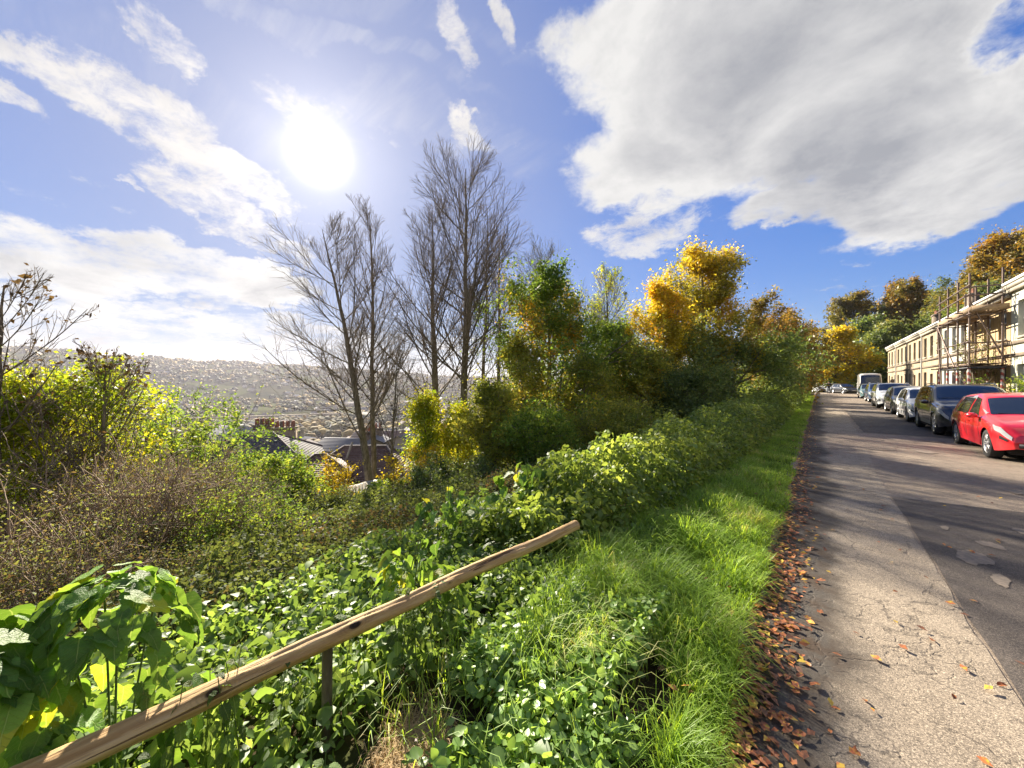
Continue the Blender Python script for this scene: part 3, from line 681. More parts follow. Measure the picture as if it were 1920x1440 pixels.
lt(42, 925, 14, 700, 70, 'olive yellow leafy tree in front of the amber maple', 'oliveleaf', nleaf=20000, lsize=.085, r0=.09, n=(30, 8, 3), ang=.9, up=.05, t0=.05, spread=.2)
lt(47, 985, 18, 600, 75, 'loose olive and yellow tree filling the gap beside the amber maple', 'oliveleaf', nleaf=20000, lsize=.10, r0=.12, n=(32, 9, 3), ang=.95, up=.05, t0=.05, spread=.25)
lt(48, 1150, 21, 585, 75, 'yellowing green tree just left of the bright yellow maple', 'amberleaf', nleaf=22000, lsize=.11, r0=.13, n=(34, 9, 3), ang=.95, up=.05, t0=.05, spread=.28)
lt(43, 1290, 18, 700, 95, 'dark bramble covered tree beside the hedge', 'darkleaf', nleaf=24000, lsize=.10, r0=.1, n=(30, 8, 3), ang=1.2, t0=.03, spread=.3, twigs=False)
lt(44, 1010, 13, 770, 90, 'green hazel below the amber maple', 'midleaf', nleaf=20000, lsize=.075, r0=.07, n=(30, 8, 3), ang=1.1, t0=.03, spread=.2)
lt(45, 1150, 14, 770, 100, 'dull green hazel behind the nettle bank', 'oliveleaf', nleaf=22000, lsize=.08, r0=.08, n=(30, 8, 3), ang=1.2, t0=.03, spread=.25)
lt(46, 1420, 30, 680, 75, 'dark hawthorn where the nettle bank narrows', 'darkleaf', nleaf=18000, lsize=.13, r0=.1, n=(30, 8, 2), ang=1.2, t0=.03, spread=.35, twigs=False)
# the left-hand tree and the thicket
lt(50, 70, 8.5, 700, 165, 'lime green tree in full leaf at the edge of the thicket', 'limeleaf', nleaf=64000, lsize=.072, r0=.11, n=(52, 12, 3), ang=1.0, up=.05, t0=.1, spread=.18, rt=.009,
   prof=lambda t: np.interp(t, [.1, .5, .8, 1], [1.1, 1.2, 1.1, .6]), name='hawthorn_tree')
bt(51, -20, 7.2, 450, 'dark twiggy treetop with a few withered seed clusters against the sky', lean=.03, r0=.09, crown=.36, t0=.3, n=(20, 7, 4), ang=.95, up=.06, leafn=260, leafm='deadleaf', name='ash_tree', rt=.006, group=None)
bt(52, 175, 8.2, 628, 'thin bare branches rising out of the lime green tree', lean=.06, r0=.07, crown=.46, t0=.3, n=(26, 7, 4), ang=.8, up=.09, leafn=380, leafm='deadleaf', name='ash_tree', rt=.006, group=None)
def bu(seed, u, zc, v, wpx, label, leafm, **k):
    x, y = XY(u, zc); return bush(seed, x, y, top(v, zc, x, y), wpx / 720 * zc * 2, label, leafm, **k)
bu(60, 318, 11, 765, 42, 'pale green hawthorn bush between the lime tree and the hipped roof', 'midleaf', nleaf=20000, lsize=.07, stems=22)
bu(61, 440, 12, 868, 40, 'light green bush under the slate hipped roof', 'midleaf', nleaf=18000, lsize=.07, stems=20)
bu(62, 545, 10.5, 850, 20, 'slender leafy saplings in front of the brick wall', 'midleaf', nleaf=10000, lsize=.07, stems=10, up=.12, out=.3)
bu(63, 610, 14, 868, 45, 'yellow leaved bush in front of the brown roofed house', 'goldleaf', nleaf=4500, lsize=.07, stems=10, up=.1)
bu(64, 735, 14, 905, 45, 'green bush at the foot of the two poplars', 'midleaf', nleaf=14000, lsize=.075, stems=18)
bu(65, 775, 16, 845, 35, 'small yellow bush beside the grey roofs', 'goldleaf', nleaf=5000, lsize=.08, stems=10)
bu(66, 850, 12, 862, 90, 'grey green privet bush under the tallest poplar', 'darkleaf', nleaf=22000, lsize=.06, stems=26)
bu(67, 120, 5.4, 862, 210, 'brown tangled thicket of thin stems under the lime tree', 'brownleaf', nleaf=22000, lsize=.030, stems=90, twigm='browntwig', ntw=9, sub=4, rt=.007, out=.8)
bu(68, 310, 6.8, 885, 140, 'brown and olive dense thicket below the hawthorn bush', 'brownleaf', nleaf=24000, lsize=.034, stems=80, twigm='browntwig', ntw=9, sub=4, rt=.006)
bu(69, 450, 6.2, 915, 130, 'dull green bramble thicket beside the brown one', 'midleaf', nleaf=34000, lsize=.038, stems=40, twigm='browntwig', ntw=8, sub=4, rt=.006)
bu(70, 600, 8.5, 935, 110, 'dark green bramble bush below the saplings', 'bramble', nleaf=34000, lsize=.045, stems=34, ntw=8, sub=4, rt=.006)
bu(71, 740, 9.5, 960, 80, 'low green bush on the slope beyond the rail', 'midleaf', nleaf=18000, lsize=.055, stems=30, ntw=7, sub=4, rt=.006)
bu(72, 850, 8, 930, 90, 'dark leafy bush beyond the top end of the rail', 'bramble', nleaf=20000, lsize=.055, stems=30, ntw=7, sub=4, rt=.006)
bu(73, 20, 3.8, 1010, 140, 'shaded thicket edge behind the bindweed', 'brownleaf', nleaf=24000, lsize=.024, stems=40, twigm='browntwig', ntw=8, sub=4, rt=.005)
bu(74, 330, 3.9, 1060, 120, 'brown bramble tangle just beyond the rail', 'brownleaf', nleaf=26000, lsize=.024, stems=40, twigm='browntwig', ntw=8, sub=4, rt=.005)

# ------------------------------------------------------------------ undergrowth over the whole slope: nobody could count it
def undergrowth():
    rng = np.random.default_rng(101); V, F = [], []; n0 = 0
    N = 170000
    r = 2.6 * (34 / 2.6) ** rng.random(N); az = rng.uniform(R_(-14), R_(82), N)      # angle from -X towards +Y
    x = -r * np.cos(az); y = r * np.sin(az)
    k = (x < -2.9); x, y, r = x[k], y[k], r[k]
    hb = .28 + .30 * smst((-x - 2.9) / 2.5) + .42 * np.abs(sn(x, y, .75)) * smst((-x - 2.9) / 2) + .15 * sn(x, y, 2.6)
    z = HT(x, y) + np.maximum(hb, .05) * rng.random(len(x)) ** .35
    P = np.stack([x, y, z], -1); size = .030 + .0042 * r
    v, f = leaves(rng, P, size, .3, .5)
    o = add_part('undergrowth', [(v, f)], M['bramble'], None, False)
    props(o, 'dark bramble and scrub covering the slope beyond the rail', 'undergrowth', kind='stuff')
undergrowth()

# ------------------------------------------------------------------ nettle bank along the verge
def bank_h(y): return np.interp(y, [-3, 0, 2, 4, 6, 9, 12, 15, 20, 28, 40, 60, 75], [.3, .4, .66, .95, 1.0, 1.08, 1.12, 1.16, 1.22, 1.5, 2.05, 2.6, 2.6])
def bank_section(x, y):
    w = (np.interp(y, [0, 3, 5.5, 8, 12, 18, 60], [-1.6, -1.5, -1.35, -1.25, -1.1, -1.0, -.95]) - x) / np.interp(y, [0, 4, 10, 30, 60], [1.5, 1.8, 2.2, 2.6, 2.8])
    return np.clip(np.sin(np.clip(w, 0, 1) * PI) ** .55, 0, 1)
def bank():
    rng = np.random.default_rng(102)
    def lot(N, ya, yb, s0, s1, m_, name, label, hk=1.0, x0=-4.0):
        y = ya * (yb / ya) ** rng.random(N); x = rng.uniform(x0, -.95, N)
        bs = bank_section(x, y); k = bs > .12; x, y, bs = x[k], y[k], bs[k]
        h = bank_h(y) * bs * hk * (1 + .24 * sn(x, y, .9) + .20 * sn(x, y, 2.4) + .12 * sn(x, y, 6.5)) 
        base = np.minimum(HT(x, y), 0); z = base + h * rng.random(len(x)) ** .33
        P = np.stack([x, y, z], -1); size = s0 + (s1 - s0) * smst((y - ya) / (yb - ya))
        nr = y < 7
        props(add8(name, leaves8(rng, P[nr], size[nr] * .9, .55, .9, .6), M[m_], None), 'near end of the ' + label, 'hedge', kind='stuff')
        v, f = leaves(rng, P[~nr], size[~nr], .55, .9, .58)
        props(add_part(name, [(v, f)], M[m_], None, False), 'far stretch of the ' + label, 'hedge', kind='stuff')
    lot(105000, 2.9, 70, .07, .19, 'bank', 'nettle_bank', 'overgrown green nettle and bindweed bank along the verge')
    # low nettles near the rail, on both sides of it
    N = 22000; y = np.concatenate([rng.uniform(-.9, 4.2, 19000), rng.uniform(-3.5, -.9, 3000)]); x = rng.uniform(-3.9, -1.15, N)
    hh = np.interp(x, [-3.9, -3.2, -2.4, -1.95, -1.75, -1.5, -1.15], [.6, .5, .42, .28, .22, .16, .06]) * (1 + .25 * sn(x, y, 1.7) + .15 * sn(x, y, 5)) + .1 * smst((y - 2.4) / 1.5)
    bare = (np.abs(x + 1.45) < .28) & (np.abs(y - 1.05) < .38)
    k = ~bare; x, y, hh = x[k], y[k], hh[k]
    z = np.where(x > -1.6, 0, HT(x, y)) + np.maximum(hh, .03) * rng.random(len(x)) ** .4
    props(add8('low_nettles', leaves8(rng, np.stack([x, y, z], -1), .066, .45, 1.2, .6), M['nettle'], None), 'low green nettle growth round the wooden rail', 'nettles', kind='stuff')
bank()

# ------------------------------------------------------------------ grass on the verge
def blades(rng, x, y, z, h, w, lean, mname, name, label):
    n = len(x); a = rng.uniform(0, 2 * PI, n); d = np.stack([np.cos(a), np.sin(a), np.zeros(n)], -1)
    d[:, 0] += .25; s = nrm(np.stack([-d[:, 1], d[:, 0], np.zeros(n)], -1))
    b0 = np.stack([x, y, z], -1); L = lean[:, None] * h[:, None]
    up = np.array([0, 0, 1.0])
    c1 = b0 + d * L * .22 + up * h[:, None] * .48; c2 = b0 + d * L * .65 + up * h[:, None] * .86; tp = b0 + d * L * 1.25 + up * h[:, None] * (1.0 - .45 * lean[:, None] ** 2)
    W = w[:, None] / 2
    V = np.stack([b0 - s * W, b0 + s * W, c1 - s * W * .95, c1 + s * W * .95, c2 - s * W * .65, c2 + s * W * .65, tp], 1).reshape(-1, 3)
    i = (np.arange(n) * 7)[:, None]
    Q = np.concatenate([i + np.array([[0, 1, 3, 2]]), i + np.array([[2, 3, 5, 4]])]); T = i + np.array([[4, 5, 6]])
    o = link(name, mesh_np(name, V, [Q, T], M[mname])); props(o, label, 'grass', kind='stuff'); return o
def grass():
    rng = np.random.default_rng(103)
    def edge(y): return -.36 + .05 * sn(y, y * 0, 2.2) + .07 * sn(y, y * 0 + 4, .6)
    N = 92000; y = np.concatenate([1.0 * 60 ** rng.random(84000), rng.uniform(-3, 1.1, 8000)]); x = rng.uniform(-1.75, -.30, N)
    k = (x < edge(y) + .02) & ~((x < -.54 - .35 * smst((y - 1.9) / .8) - .06 * sn(y, y, 3)) & (y < 2.6) & (rng.random(N) < .96)); x, y = x[k], y[k]
    tuft = np.clip(.75 + .5 * sn(x, y, 2.4) + .25 * sn(x, y, 6), .3, 1.6)
    near = 1 - smst((y - 2.5) / 9)
    h = (.10 + .16 * near) * tuft * rng.uniform(.6, 1.25, len(x)) * np.interp(x, [-1.7, -1.0, -.6, -.33], [1.25, 1.1, 1, .6])
    w = .0042 + .00045 * y
    blades(rng, x, y, np.where(x < -1.55, -.02, .0), h, w, rng.uniform(.3, 1.15, len(x)), 'grass', 'grass', 'long bright green grass on the verge beside the path')
    # taller darker tufts near the end of the rail
    N = 3000; c = rng.integers(0, 9, N); cx = np.array([-1.35, -1.5, -1.3, -1.6, -1.2, -1.45, -1.28, -1.1, -1.5])[c]; cy = np.array([2.3, 2.7, 2.9, 3.2, 2.6, 3.5, 1.9, 2.1, 4.0])[c]
    x = cx + rng.normal(size=N) * .085; y = cy + rng.normal(size=N) * .1
    blades(rng, x, y, 0 * x, rng.uniform(.18, .36, N), np.full(N, .005), rng.uniform(.3, .95, N), 'grass', 'tall_grass', 'tall darker tufts of grass by the end of the rail')
    N = 2600; c = rng.integers(0, 3, N); x = np.array([-1.42, -1.50, -1.38])[c] + rng.normal(size=N) * .07; y = np.array([.98, 1.14, 1.08])[c] + rng.normal(size=N) * .07
    blades(rng, x, y, 0 * x + .01, rng.uniform(.02, .07, N), np.full(N, .003), rng.uniform(1.0, 1.5, N), 'drygrass', 'dry_grass', 'straw coloured dry grass heap among the nettles')
grass()
# ------------------------------------------------------------------ foreground plants built leaf by leaf
def leaf_mesh(name, m_, wmax=.33, peak=.35, teeth=9, tdepth=.05, fold=.16, droop=.28, heart=0, n=10, seed=0, round_=False):
    """a leaf one unit long lying along +x, rib at y=0, with toothed edge"""
    t = np.linspace(0, 1, n + 1); w = wmax * np.sin(PI * t ** (math.log(.5) / math.log(peak))) ** (.75 if not round_ else .55)
    w = np.maximum(w, 0); rngl = np.random.default_rng(seed)
    w2 = w.copy(); w2[1:-1:2] *= 1 + tdepth * 3; w2[2:-1:2] *= 1 - tdepth * 2
    zz = -droop * t ** 2 + .02 * rngl.normal(size=n + 1)
    V = []
    for i in range(n + 1):
        xb = t[i] - heart * max(0, 1 - t[i] * 5) * .0
        V.append((t[i], 0, zz[i]))
    L = [(t[i] - heart * (1 - t[i]) ** 6 - tdepth * .5 * (i % 2), w2[i], zz[i] + fold * w[i] + .015 * rngl.normal()) for i in range(n + 1)]
    Rr = [(t[i] - heart * (1 - t[i]) ** 6 - tdepth * .5 * (i % 2), -w2[i], zz[i] + fold * w[i] + .015 * rngl.normal()) for i in range(n + 1)]
    if heart:
        for S, sg in ((L, 1), (Rr, -1)):
            S[0] = (-.16, sg * wmax * .45, zz[0] + .03); S[1] = (-.06, sg * wmax * .98, zz[1] + fold * wmax * .8)
    V = np.array(V + L + Rr); m1 = n + 1
    F = []
    for i in range(n):
        F.append((i, i + 1, m1 + i + 1, m1 + i)); F.append((i, 2 * m1 + i, 2 * m1 + i + 1, i + 1))
    return mesh_np(name, V, np.array(F), m_, smooth=True)
NET = [leaf_mesh('leaf', M['nettle_leaf'], .30, .33, seed=k, droop=.22 + .1 * k, fold=.2 - .05 * k) for k in range(4)]
BIN = [leaf_mesh('leaf', M['climber_leaf'], .40, .25, tdepth=0, heart=.1, seed=k, droop=.18 + .12 * k, fold=.12 + .06 * k) for k in range(4)]
WED = [leaf_mesh('leaf', M['weed'], .42, .45, tdepth=.045, seed=k, droop=.1 + .12 * k, fold=.15, round_=True, n=8) for k in range(4)]
def put_leaf(meshes, parent, p, az, pitch, roll, size, rng, name='leaf'):
    o = bpy.data.objects.new(name, meshes[int(rng.integers(len(meshes)))]); C.objects.link(o); o.parent = parent
    o.location = p; o.rotation_euler = (roll, pitch, az); o.scale = (size, size * float(rng.uniform(.85, 1.15)), size)
    return o
def nettle(x, y, z, h, rng, size=.075, lean=.15, label='', group='', light=None):
    a = rng.uniform(0, 2 * PI); root = thing('nettle_plant', label, 'nettle', (x, y, z), rng.uniform(0, 6.28), group)
    K = 7; t = np.linspace(0, 1, K); P = np.stack([lean * h * t ** 1.5 * math.cos(a), lean * h * t ** 1.5 * math.sin(a), h * t], -1)
    link('stem', mesh_np('stem', *tubes(P[None], np.linspace(.0035, .0018, K)[None], 5), M['stem'], smooth=True), root)
    nodes = max(3, int(h * .8 / .075)); az0 = rng.uniform(0, 3)
    for k in range(nodes):
        f = 1 - k * .075 / h * .9
        if f < .15: break
        p = [float(np.interp(f, t, P[:, j])) for j in range(3)]
        sz = size * min(1.0, .42 + .2 * k) * float(rng.uniform(.85, 1.15)); pit = (.05 if k < 1 else .35) + .08 * k + float(rng.normal()) * .12
        for s in (0, 1):
            az = az0 + s * PI + k * PI / 2 + float(rng.normal()) * .15
            put_leaf(NET, root, (p[0] + .012 * math.cos(az), p[1] + .012 * math.sin(az), p[2]), az, pit, float(rng.normal()) * .2, sz, rng)
    return root
def foreground():
    rng = np.random.default_rng(200)
    lab = 'green stinging nettle with toothed leaves below the wooden rail'
    lab2 = 'sunlit nettle on the far side of the wooden rail'
    for _ in range(58):
        y = rng.uniform(.15, 2.95); xr = -1.9 + .11 * y; x = xr + rng.uniform(.10, .52)
        if abs(x + 1.43) < .2 and abs(y - 1.05) < .3: continue
        nettle(x, y, 0, rng.uniform(.18, .32) * (1 if x - xr > .2 else .85), rng, .088, .18, lab, 'nettles in front of the rail')
    for _ in range(60):
        y = rng.uniform(-.55, 2.9); xr = -1.9 + .11 * y; x = xr - rng.uniform(.10, 1.0)
        nettle(x, y, float(HT(x, y)), .38 + rng.uniform(0, .16) - .0 * x, rng, .09, .15, lab2, 'nettles behind the rail')
    for _ in range(16):
        y = rng.choice([.35, .5, .75, .95, 1.35, 1.5, 2.3]) + rng.normal() * .08; nettle(-1.9 + .11 * y + rng.uniform(-.09, .05), y, 0, rng.uniform(.46, .60), rng, .075, .1, 'nettle top standing up through the line of the wooden rail', 'nettles leaning over the rail')
    nettle(-1.34, .62, 0, .36, rng, .105, .05, 'single bright nettle top with long spreading leaves, lowest in the picture')
    # the hooded climbers that stand above the bank
    for (u, v, zc, n, s, rad, lb, gp) in ((795, 1010, 2.6, 80, .09, .17, 'drooping leafy climber hooding over the middle of the rail', None),
                                 (980, 858, 4.6, 80, .12, .26, 'bright leafy climber rising above the bank beyond the rail', None),
                                 (1085, 845, 5.2, 80, .12, .26, 'leafy climber peaking highest on the bank behind the rail end', None),
                                 (840, 905, 4.2, 60, .11, .26, 'small yellow green climber left of the other climbers', None)):
        x, y = XY(u, zc); zt = CAMZ + (716 - v) / 720 * zc; z0 = float(HT(x, y))
        root = thing('climbing_plant', lb, 'climber', (x, y, z0))
        H = zt - z0; K = 8; t = np.linspace(0, 1, K)
        for q in range(3):
            a = rng.uniform(0, 6.28); P = np.stack([rad * np.sin(t * PI * .9) * math.cos(a) * .6, rad * np.sin(t * PI * .9) * math.sin(a) * .6, H * t], -1)
            link('stem', mesh_np('stem', *tubes(P[None], np.full((1, K), .004), 5), M['stem'], smooth=True), root)
        for k in range(n):
            az = rng.uniform(0, 6.28); f = rng.random() ** .6; el = f * PI / 2
            sp = k % 5; ox, oy, oz = (rad * 1.1 * math.cos(sp * 1.9 + zc), rad * 1.1 * math.sin(sp * 1.9 + zc), -rad * (.15 + .5 * ((sp * 37) % 7) / 6)) if sp else (0, 0, 0)
            rr = abs(rng.normal()) * rad * .42; zz = H + oz - rr * 1.1 - abs(rng.normal()) * rad * .7
            put_leaf(BIN, root, (ox + rr * math.cos(az), oy + rr * math.sin(az), zz), az + rng.normal() * .3, .25 + (1 - f) * 1.0 + rng.normal() * .2, rng.normal() * .3, s * rng.uniform(.7, 1.2), rng)
    # bindweed mound at the lower left
    for (cx, cy, rx, ry, H, n, s, lb) in ((-2.22, .20, .34, .28, .89, 170, .108, 'mound of large heart shaped bindweed leaves beside the lower end of the rail'),
                                          (-2.2, -.16, .30, .28, .86, 120, .12, 'shaded bindweed curtain in the near corner')):
        z0 = float(HT(cx, cy)); root = thing('bindweed_plant', lb, 'bindweed', (cx, cy, z0)); H2 = H - z0
        for q in range(4):
            a = q * 1.6; t = np.linspace(0, 1, 8); P = np.stack([rx * .6 * t * math.cos(a), ry * .6 * t * math.sin(a), H2 * .93 * np.sin(t * PI / 2)], -1)
            link('stem', mesh_np('stem', *tubes(P[None], np.full((1, 8), .004), 5), M['stem'], smooth=True), root)
        for k in range(n):
            az = rng.uniform(0, 6.28); f = rng.random() ** .8; ca = math.cos(f * PI / 2) ** .6
            zz = H2 * (.35 + .65 * math.sin(f * PI / 2)) + rng.normal() * .03
            put_leaf(BIN, root, (rx * ca * math.cos(az), ry * ca * math.sin(az), zz), az + rng.normal() * .5, .25 + (1 - f) * 1.0 + rng.normal() * .22, rng.normal() * .25, s * rng.uniform(.6, 1.15), rng)
    # low broad-leaved weeds between the nettles and the grass
    k = 0
    while k < 80:
        x = rng.uniform(-1.5, -.62); y = rng.uniform(.35, 3.0)
        if x < -1.22 and .7 < y < 1.4: continue
        if x > -.8 and y > 1.7: continue
        k += 1; h = rng.uniform(.12, .27)
        root = thing('weed_plant', 'low bright green dead-nettle clump between the nettles and the long grass', 'weed', (x, y, 0), rng.uniform(0, 6.28), 'low weeds at the foot of the verge')
        for q in range(2):
            a = rng.uniform(0, 6.28); t = np.linspace(0, 1, 5); P = np.stack([.05 * t * math.cos(a), .05 * t * math.sin(a), h * t], -1)
            link('stem', mesh_np('stem', *tubes(P[None], np.full((1, 5), .002), 4), M['stem'], smooth=True), root)
        for j in range(11):
            az = rng.uniform(0, 6.28); f = rng.uniform(.25, 1)
            put_leaf(WED, root, (.035 * math.cos(az) + .05 * f * math.cos(a), .035 * math.sin(az) + .05 * f * math.sin(a), h * f), az, .05 + .5 * (1 - f) + rng.normal() * .2, rng.normal() * .25, rng.uniform(.035, .062), rng)
    N = 15000; x = rng.uniform(-1.62, -.6, N); y = rng.uniform(.2, 3.1, N); keep = ~((x < -1.2) & (np.abs(y - 1.05) < .36)) & ~((x > -.8) & (y > 1.7)); x, y = x[keep], y[keep]
    z = rng.random(len(x)) ** .5 * .23 * np.interp(x, [-1.6, -1.2, -.8, -.55], [.7, 1, 1, .5]) * (1 + .3 * sn(x, y, 4)); props(add8('weeds', leaves8(rng, np.stack([x, y, z], -1), .036, .2, 1.6, .85, curl=.05), M['weed'], None), 'mat of small bright green weeds between nettles and grass', 'weeds', kind='stuff')
foreground()

# ------------------------------------------------------------------ fallen leaves
def litter_mesh(k, lob):
    rng = np.random.default_rng(k); n = 12; a = np.linspace(0, 2 * PI, n, endpoint=False)
    if lob: r = .5 * (1 + .25 * np.cos(a * 5 + .3)) * np.where(np.abs(a - PI) < .4, .8, 1); x, y = r * np.cos(a), r * .85 * np.sin(a)
    else: x = .5 * np.cos(a); y = .27 * np.sin(a) * (1 + .2 * np.cos(a))
    z = .10 * rng.normal() * x ** 2 * 4 + .22 * np.abs(y) * rng.uniform(.2, 1.4) + .05 * rng.normal(size=n) + .06
    V = np.concatenate([np.stack([x, y, z], -1), [[0, 0, .03]]]); F = [(i, (i + 1) % n, n) for i in range(n)]
    V = np.concatenate([V, [[-.5, .012, .05], [-.5, -.012, .05], [-.72, 0, .09]]]); F.append((n + 1, n + 3, n + 2))
    return mesh_np('fallen_leaf', V, np.array(F), M['litter'], smooth=True)
def fallen():
    rng = np.random.default_rng(300); LM = [litter_mesh(k, k % 3 == 0) for k in range(9)]
    for k in range(295):
        y = 1.15 * (9.5 / 1.15) ** rng.random(); 
        if k < 245: x = -.30 + abs(rng.normal()) * .20 * (1 if y < 3 else .7); 
        else: x = rng.uniform(.1, 3.4)
        lx = 'beside the grass' if x < .35 else 'out on the road'
        o = link('fallen_leaf', LM[int(rng.integers(9))]); s = rng.uniform(.032, .068)
        o.location = (x, y, .012 + .012 * rng.random()); o.scale = (s, s, s); o.rotation_euler = (rng.normal() * .15, rng.normal() * .15, rng.uniform(0, 6.28))
        if lx[0] == 'b': props(o, 'dry orange or brown leaf lying on the path edge beside the grass', 'fallen leaf', 'fallen leaves along the grass edge')
        else: props(o, 'stray dry leaf lying out on the open tarmac', 'fallen leaf', 'stray leaves on the tarmac')
    N = 4200; y = 1.0 * 60 ** rng.random(N); x = -.38 + np.abs(rng.normal(size=N)) * .14; far = rng.random(N) < .10; x = np.where(far, rng.uniform(-.2, 5, N), x)
    x = np.where(rng.random(N) < .10, rng.uniform(-1.4, -.3, N), x)
    a = rng.uniform(0, 2 * PI, N); s = rng.uniform(.016, .034, N) ; d = np.stack([np.cos(a), np.sin(a), rng.normal(size=N) * .15], -1); q = np.stack([-np.sin(a), np.cos(a), rng.normal(size=N) * .25], -1)
    P = np.stack([x, y, np.where(x < -.45, rng.uniform(.02, .12, N), .014 + .012 * rng.random(N))], -1)
    V = np.stack([P - d * s[:, None], P - q * s[:, None] * .55 + [0, 0, .006], P + d * s[:, None], P + q * s[:, None] * .55 + [0, 0, .004]], 1).reshape(-1, 3); F = (np.arange(N) * 4)[:, None] + np.arange(4)[None]
    props(add_part('leaf_litter', [(V, F)], M['litter'], None, False), 'drift of small dead leaves along the edge of the path', 'leaf litter', kind='stuff')
fallen()

# ------------------------------------------------------------------ the wooden rail
def rail():
    A = np.array([-1.915, -.06, .465]); B = np.array([-1.595, 2.86, .505]); L = np.linalg.norm(B - A); K, S = 150, 40
    root = thing('rail_fence', 'weathered pale brown half-round wooden rail lying through the nettles', 'fence', tuple(A)); dirn = (B - A) / L
    root.rotation_euler = (math.asin(dirn[2]), 0, -math.atan2(dirn[0], dirn[1]))
    t = np.linspace(0, 1, K)[:, None]; a = (np.arange(S) / S * 2 * PI)[None]
    r = .047 - .006 * t + 0 * a; r = r * (1 + .02 * np.sin(t * 140 + 9 * a) + .02 * np.sin(t * 31 + np.sin(a * 2) * 3) + .05 * np.sin(a * 3 + 1 + t * 2) + .02 * np.sin(a * 7 + t * 5) + .025 * np.sin(t * L * 4 + a) + .012 * np.sin(t * 60 + a * 2))
    for (kt, ka, kr) in ((.55, .6, .22), (.36, .9, .2), (.77, .3, .16), (.18, 1.2, .15)):
        da = np.angle(np.exp(1j * (a - ka))); r = r * (1 + kr * np.exp(-((t - kt) * L / .07) ** 2 - (da / .7) ** 2))
    split = np.angle(np.exp(1j * (a - 1.15 - .25 * np.sin(t * 5)))); r = r * (1 - .16 * np.exp(-(split / .09) ** 2) * smst((.86 - t) * 5) * smst((t - .05) * 8))
    X = r * np.cos(a) + .016 * np.sin(t * 7) + .008 * np.sin(t * 17); Z = r * np.sin(a) * .92 + .012 * np.sin(t * 4.2 + 1); Y = t * L + 0 * a
    V = np.stack([X, Y, Z], -1).reshape(-1, 3)
    i = (np.arange(K - 1)[:, None] * S + np.arange(S)[None]).ravel(); j = (np.arange(K - 1)[:, None] * S + (np.arange(S) + 1)[None] % S).ravel()
    g = G(); g.add(V, np.stack([i, j, j + S, i + S], -1)); g.V.append(np.array([[.0, 0, 0], [.003, L, -.01]])); g.n += 2
    e0 = K * S; g.F.setdefault((0, 3), []).append(np.array([((k + 1) % S, k, e0) for k in range(S)])); g.F[(0, 3)].append(np.array([((K - 1) * S + k, (K - 1) * S + (k + 1) % S, e0 + 1) for k in range(S)]))
    g.build('rail', M['rail'], root, True)
    for yy in (.95,):
        p = G(); p.bar((-.09, yy, -.72), (-.04, yy, -.03), .024, 10); p.build('post', M['bark'], root, True)
rail()
# ------------------------------------------------------------------ the terrace
FX = 7.0
def window(parent, y0, y1, z0, z1, x=FX, depth=.16, frame='whitepaint', blind=False, bars=True):
    g = G(); t = .055; xf = x + depth
    g.box((xf, y0, z0), (xf + .05, y0 + t, z1)); g.box((xf, y1 - t, z0), (xf + .05, y1, z1))
    g.box((xf, y0 + t, z0), (xf + .05, y1 - t, z0 + t)); g.box((xf, y0 + t, z1 - t), (xf + .05, y1 - t, z1))
    zm = (z0 + z1) / 2; g.box((xf - .02, y0 + t, zm - .03), (xf + .03, y1 - t, zm + .03))
    if bars: ym = (y0 + y1) / 2; g.box((xf + .002, ym - .015, z0 + t), (xf + .03, ym + .015, zm - .03)); g.box((xf + .002, ym - .015, zm + .03), (xf + .03, ym + .015, z1 - t))
    w = g.build('window', M[frame], parent)
    p = G(); p.box((xf + .032, y0 + t, z0 + t), (xf + .04, y1 - t, z1 - t)); p.build('pane', M['glass'], w)
    if blind: p = G(); p.box((xf + .1, y0 + .02, z0 + .02), (xf + .11, y1 - .02, z1 - .02)); p.build('blind', M['curtain'], w)
    s = G(); s.box((x - .07, y0 - .1, z0 - .1), (x + depth, y1 + .1, z0 - .002)); s.build('sill', M['trim'], w)
    return w
def door(parent, y0, y1, z1, m_, x=FX):
    g = G(); xf = x + .2; g.box((xf, y0, .1), (xf + .05, y1, z1))
    for a in (0, 1):
        for bz in ((.35, 1.0), (1.15, z1 - .15)):
            ya = y0 + .1 + a * (y1 - y0) / 2; g.box((xf - .015, ya, bz[0]), (xf + .01, ya + (y1 - y0) / 2 - .2, bz[1]))
    d = g.build('door', M[m_], parent)
    h = G(); h.bar((xf - .06, y1 - .12, 1.05), (xf, y1 - .12, 1.05), .03, 8); h.build('handle', M['metal'], d)
    f = G(); f.box((xf - .02, y0 - .08, .1), (xf + .06, y0 - .002, z1 + .08)); f.box((xf - .02, y1 + .002, .1), (xf + .06, y1 + .08, z1 + .08)); f.box((xf - .02, y0 - .002, z1 + .002), (xf + .06, y1 + .002, z1 + .08))
    f.build('frame', M['whitepaint'], d)
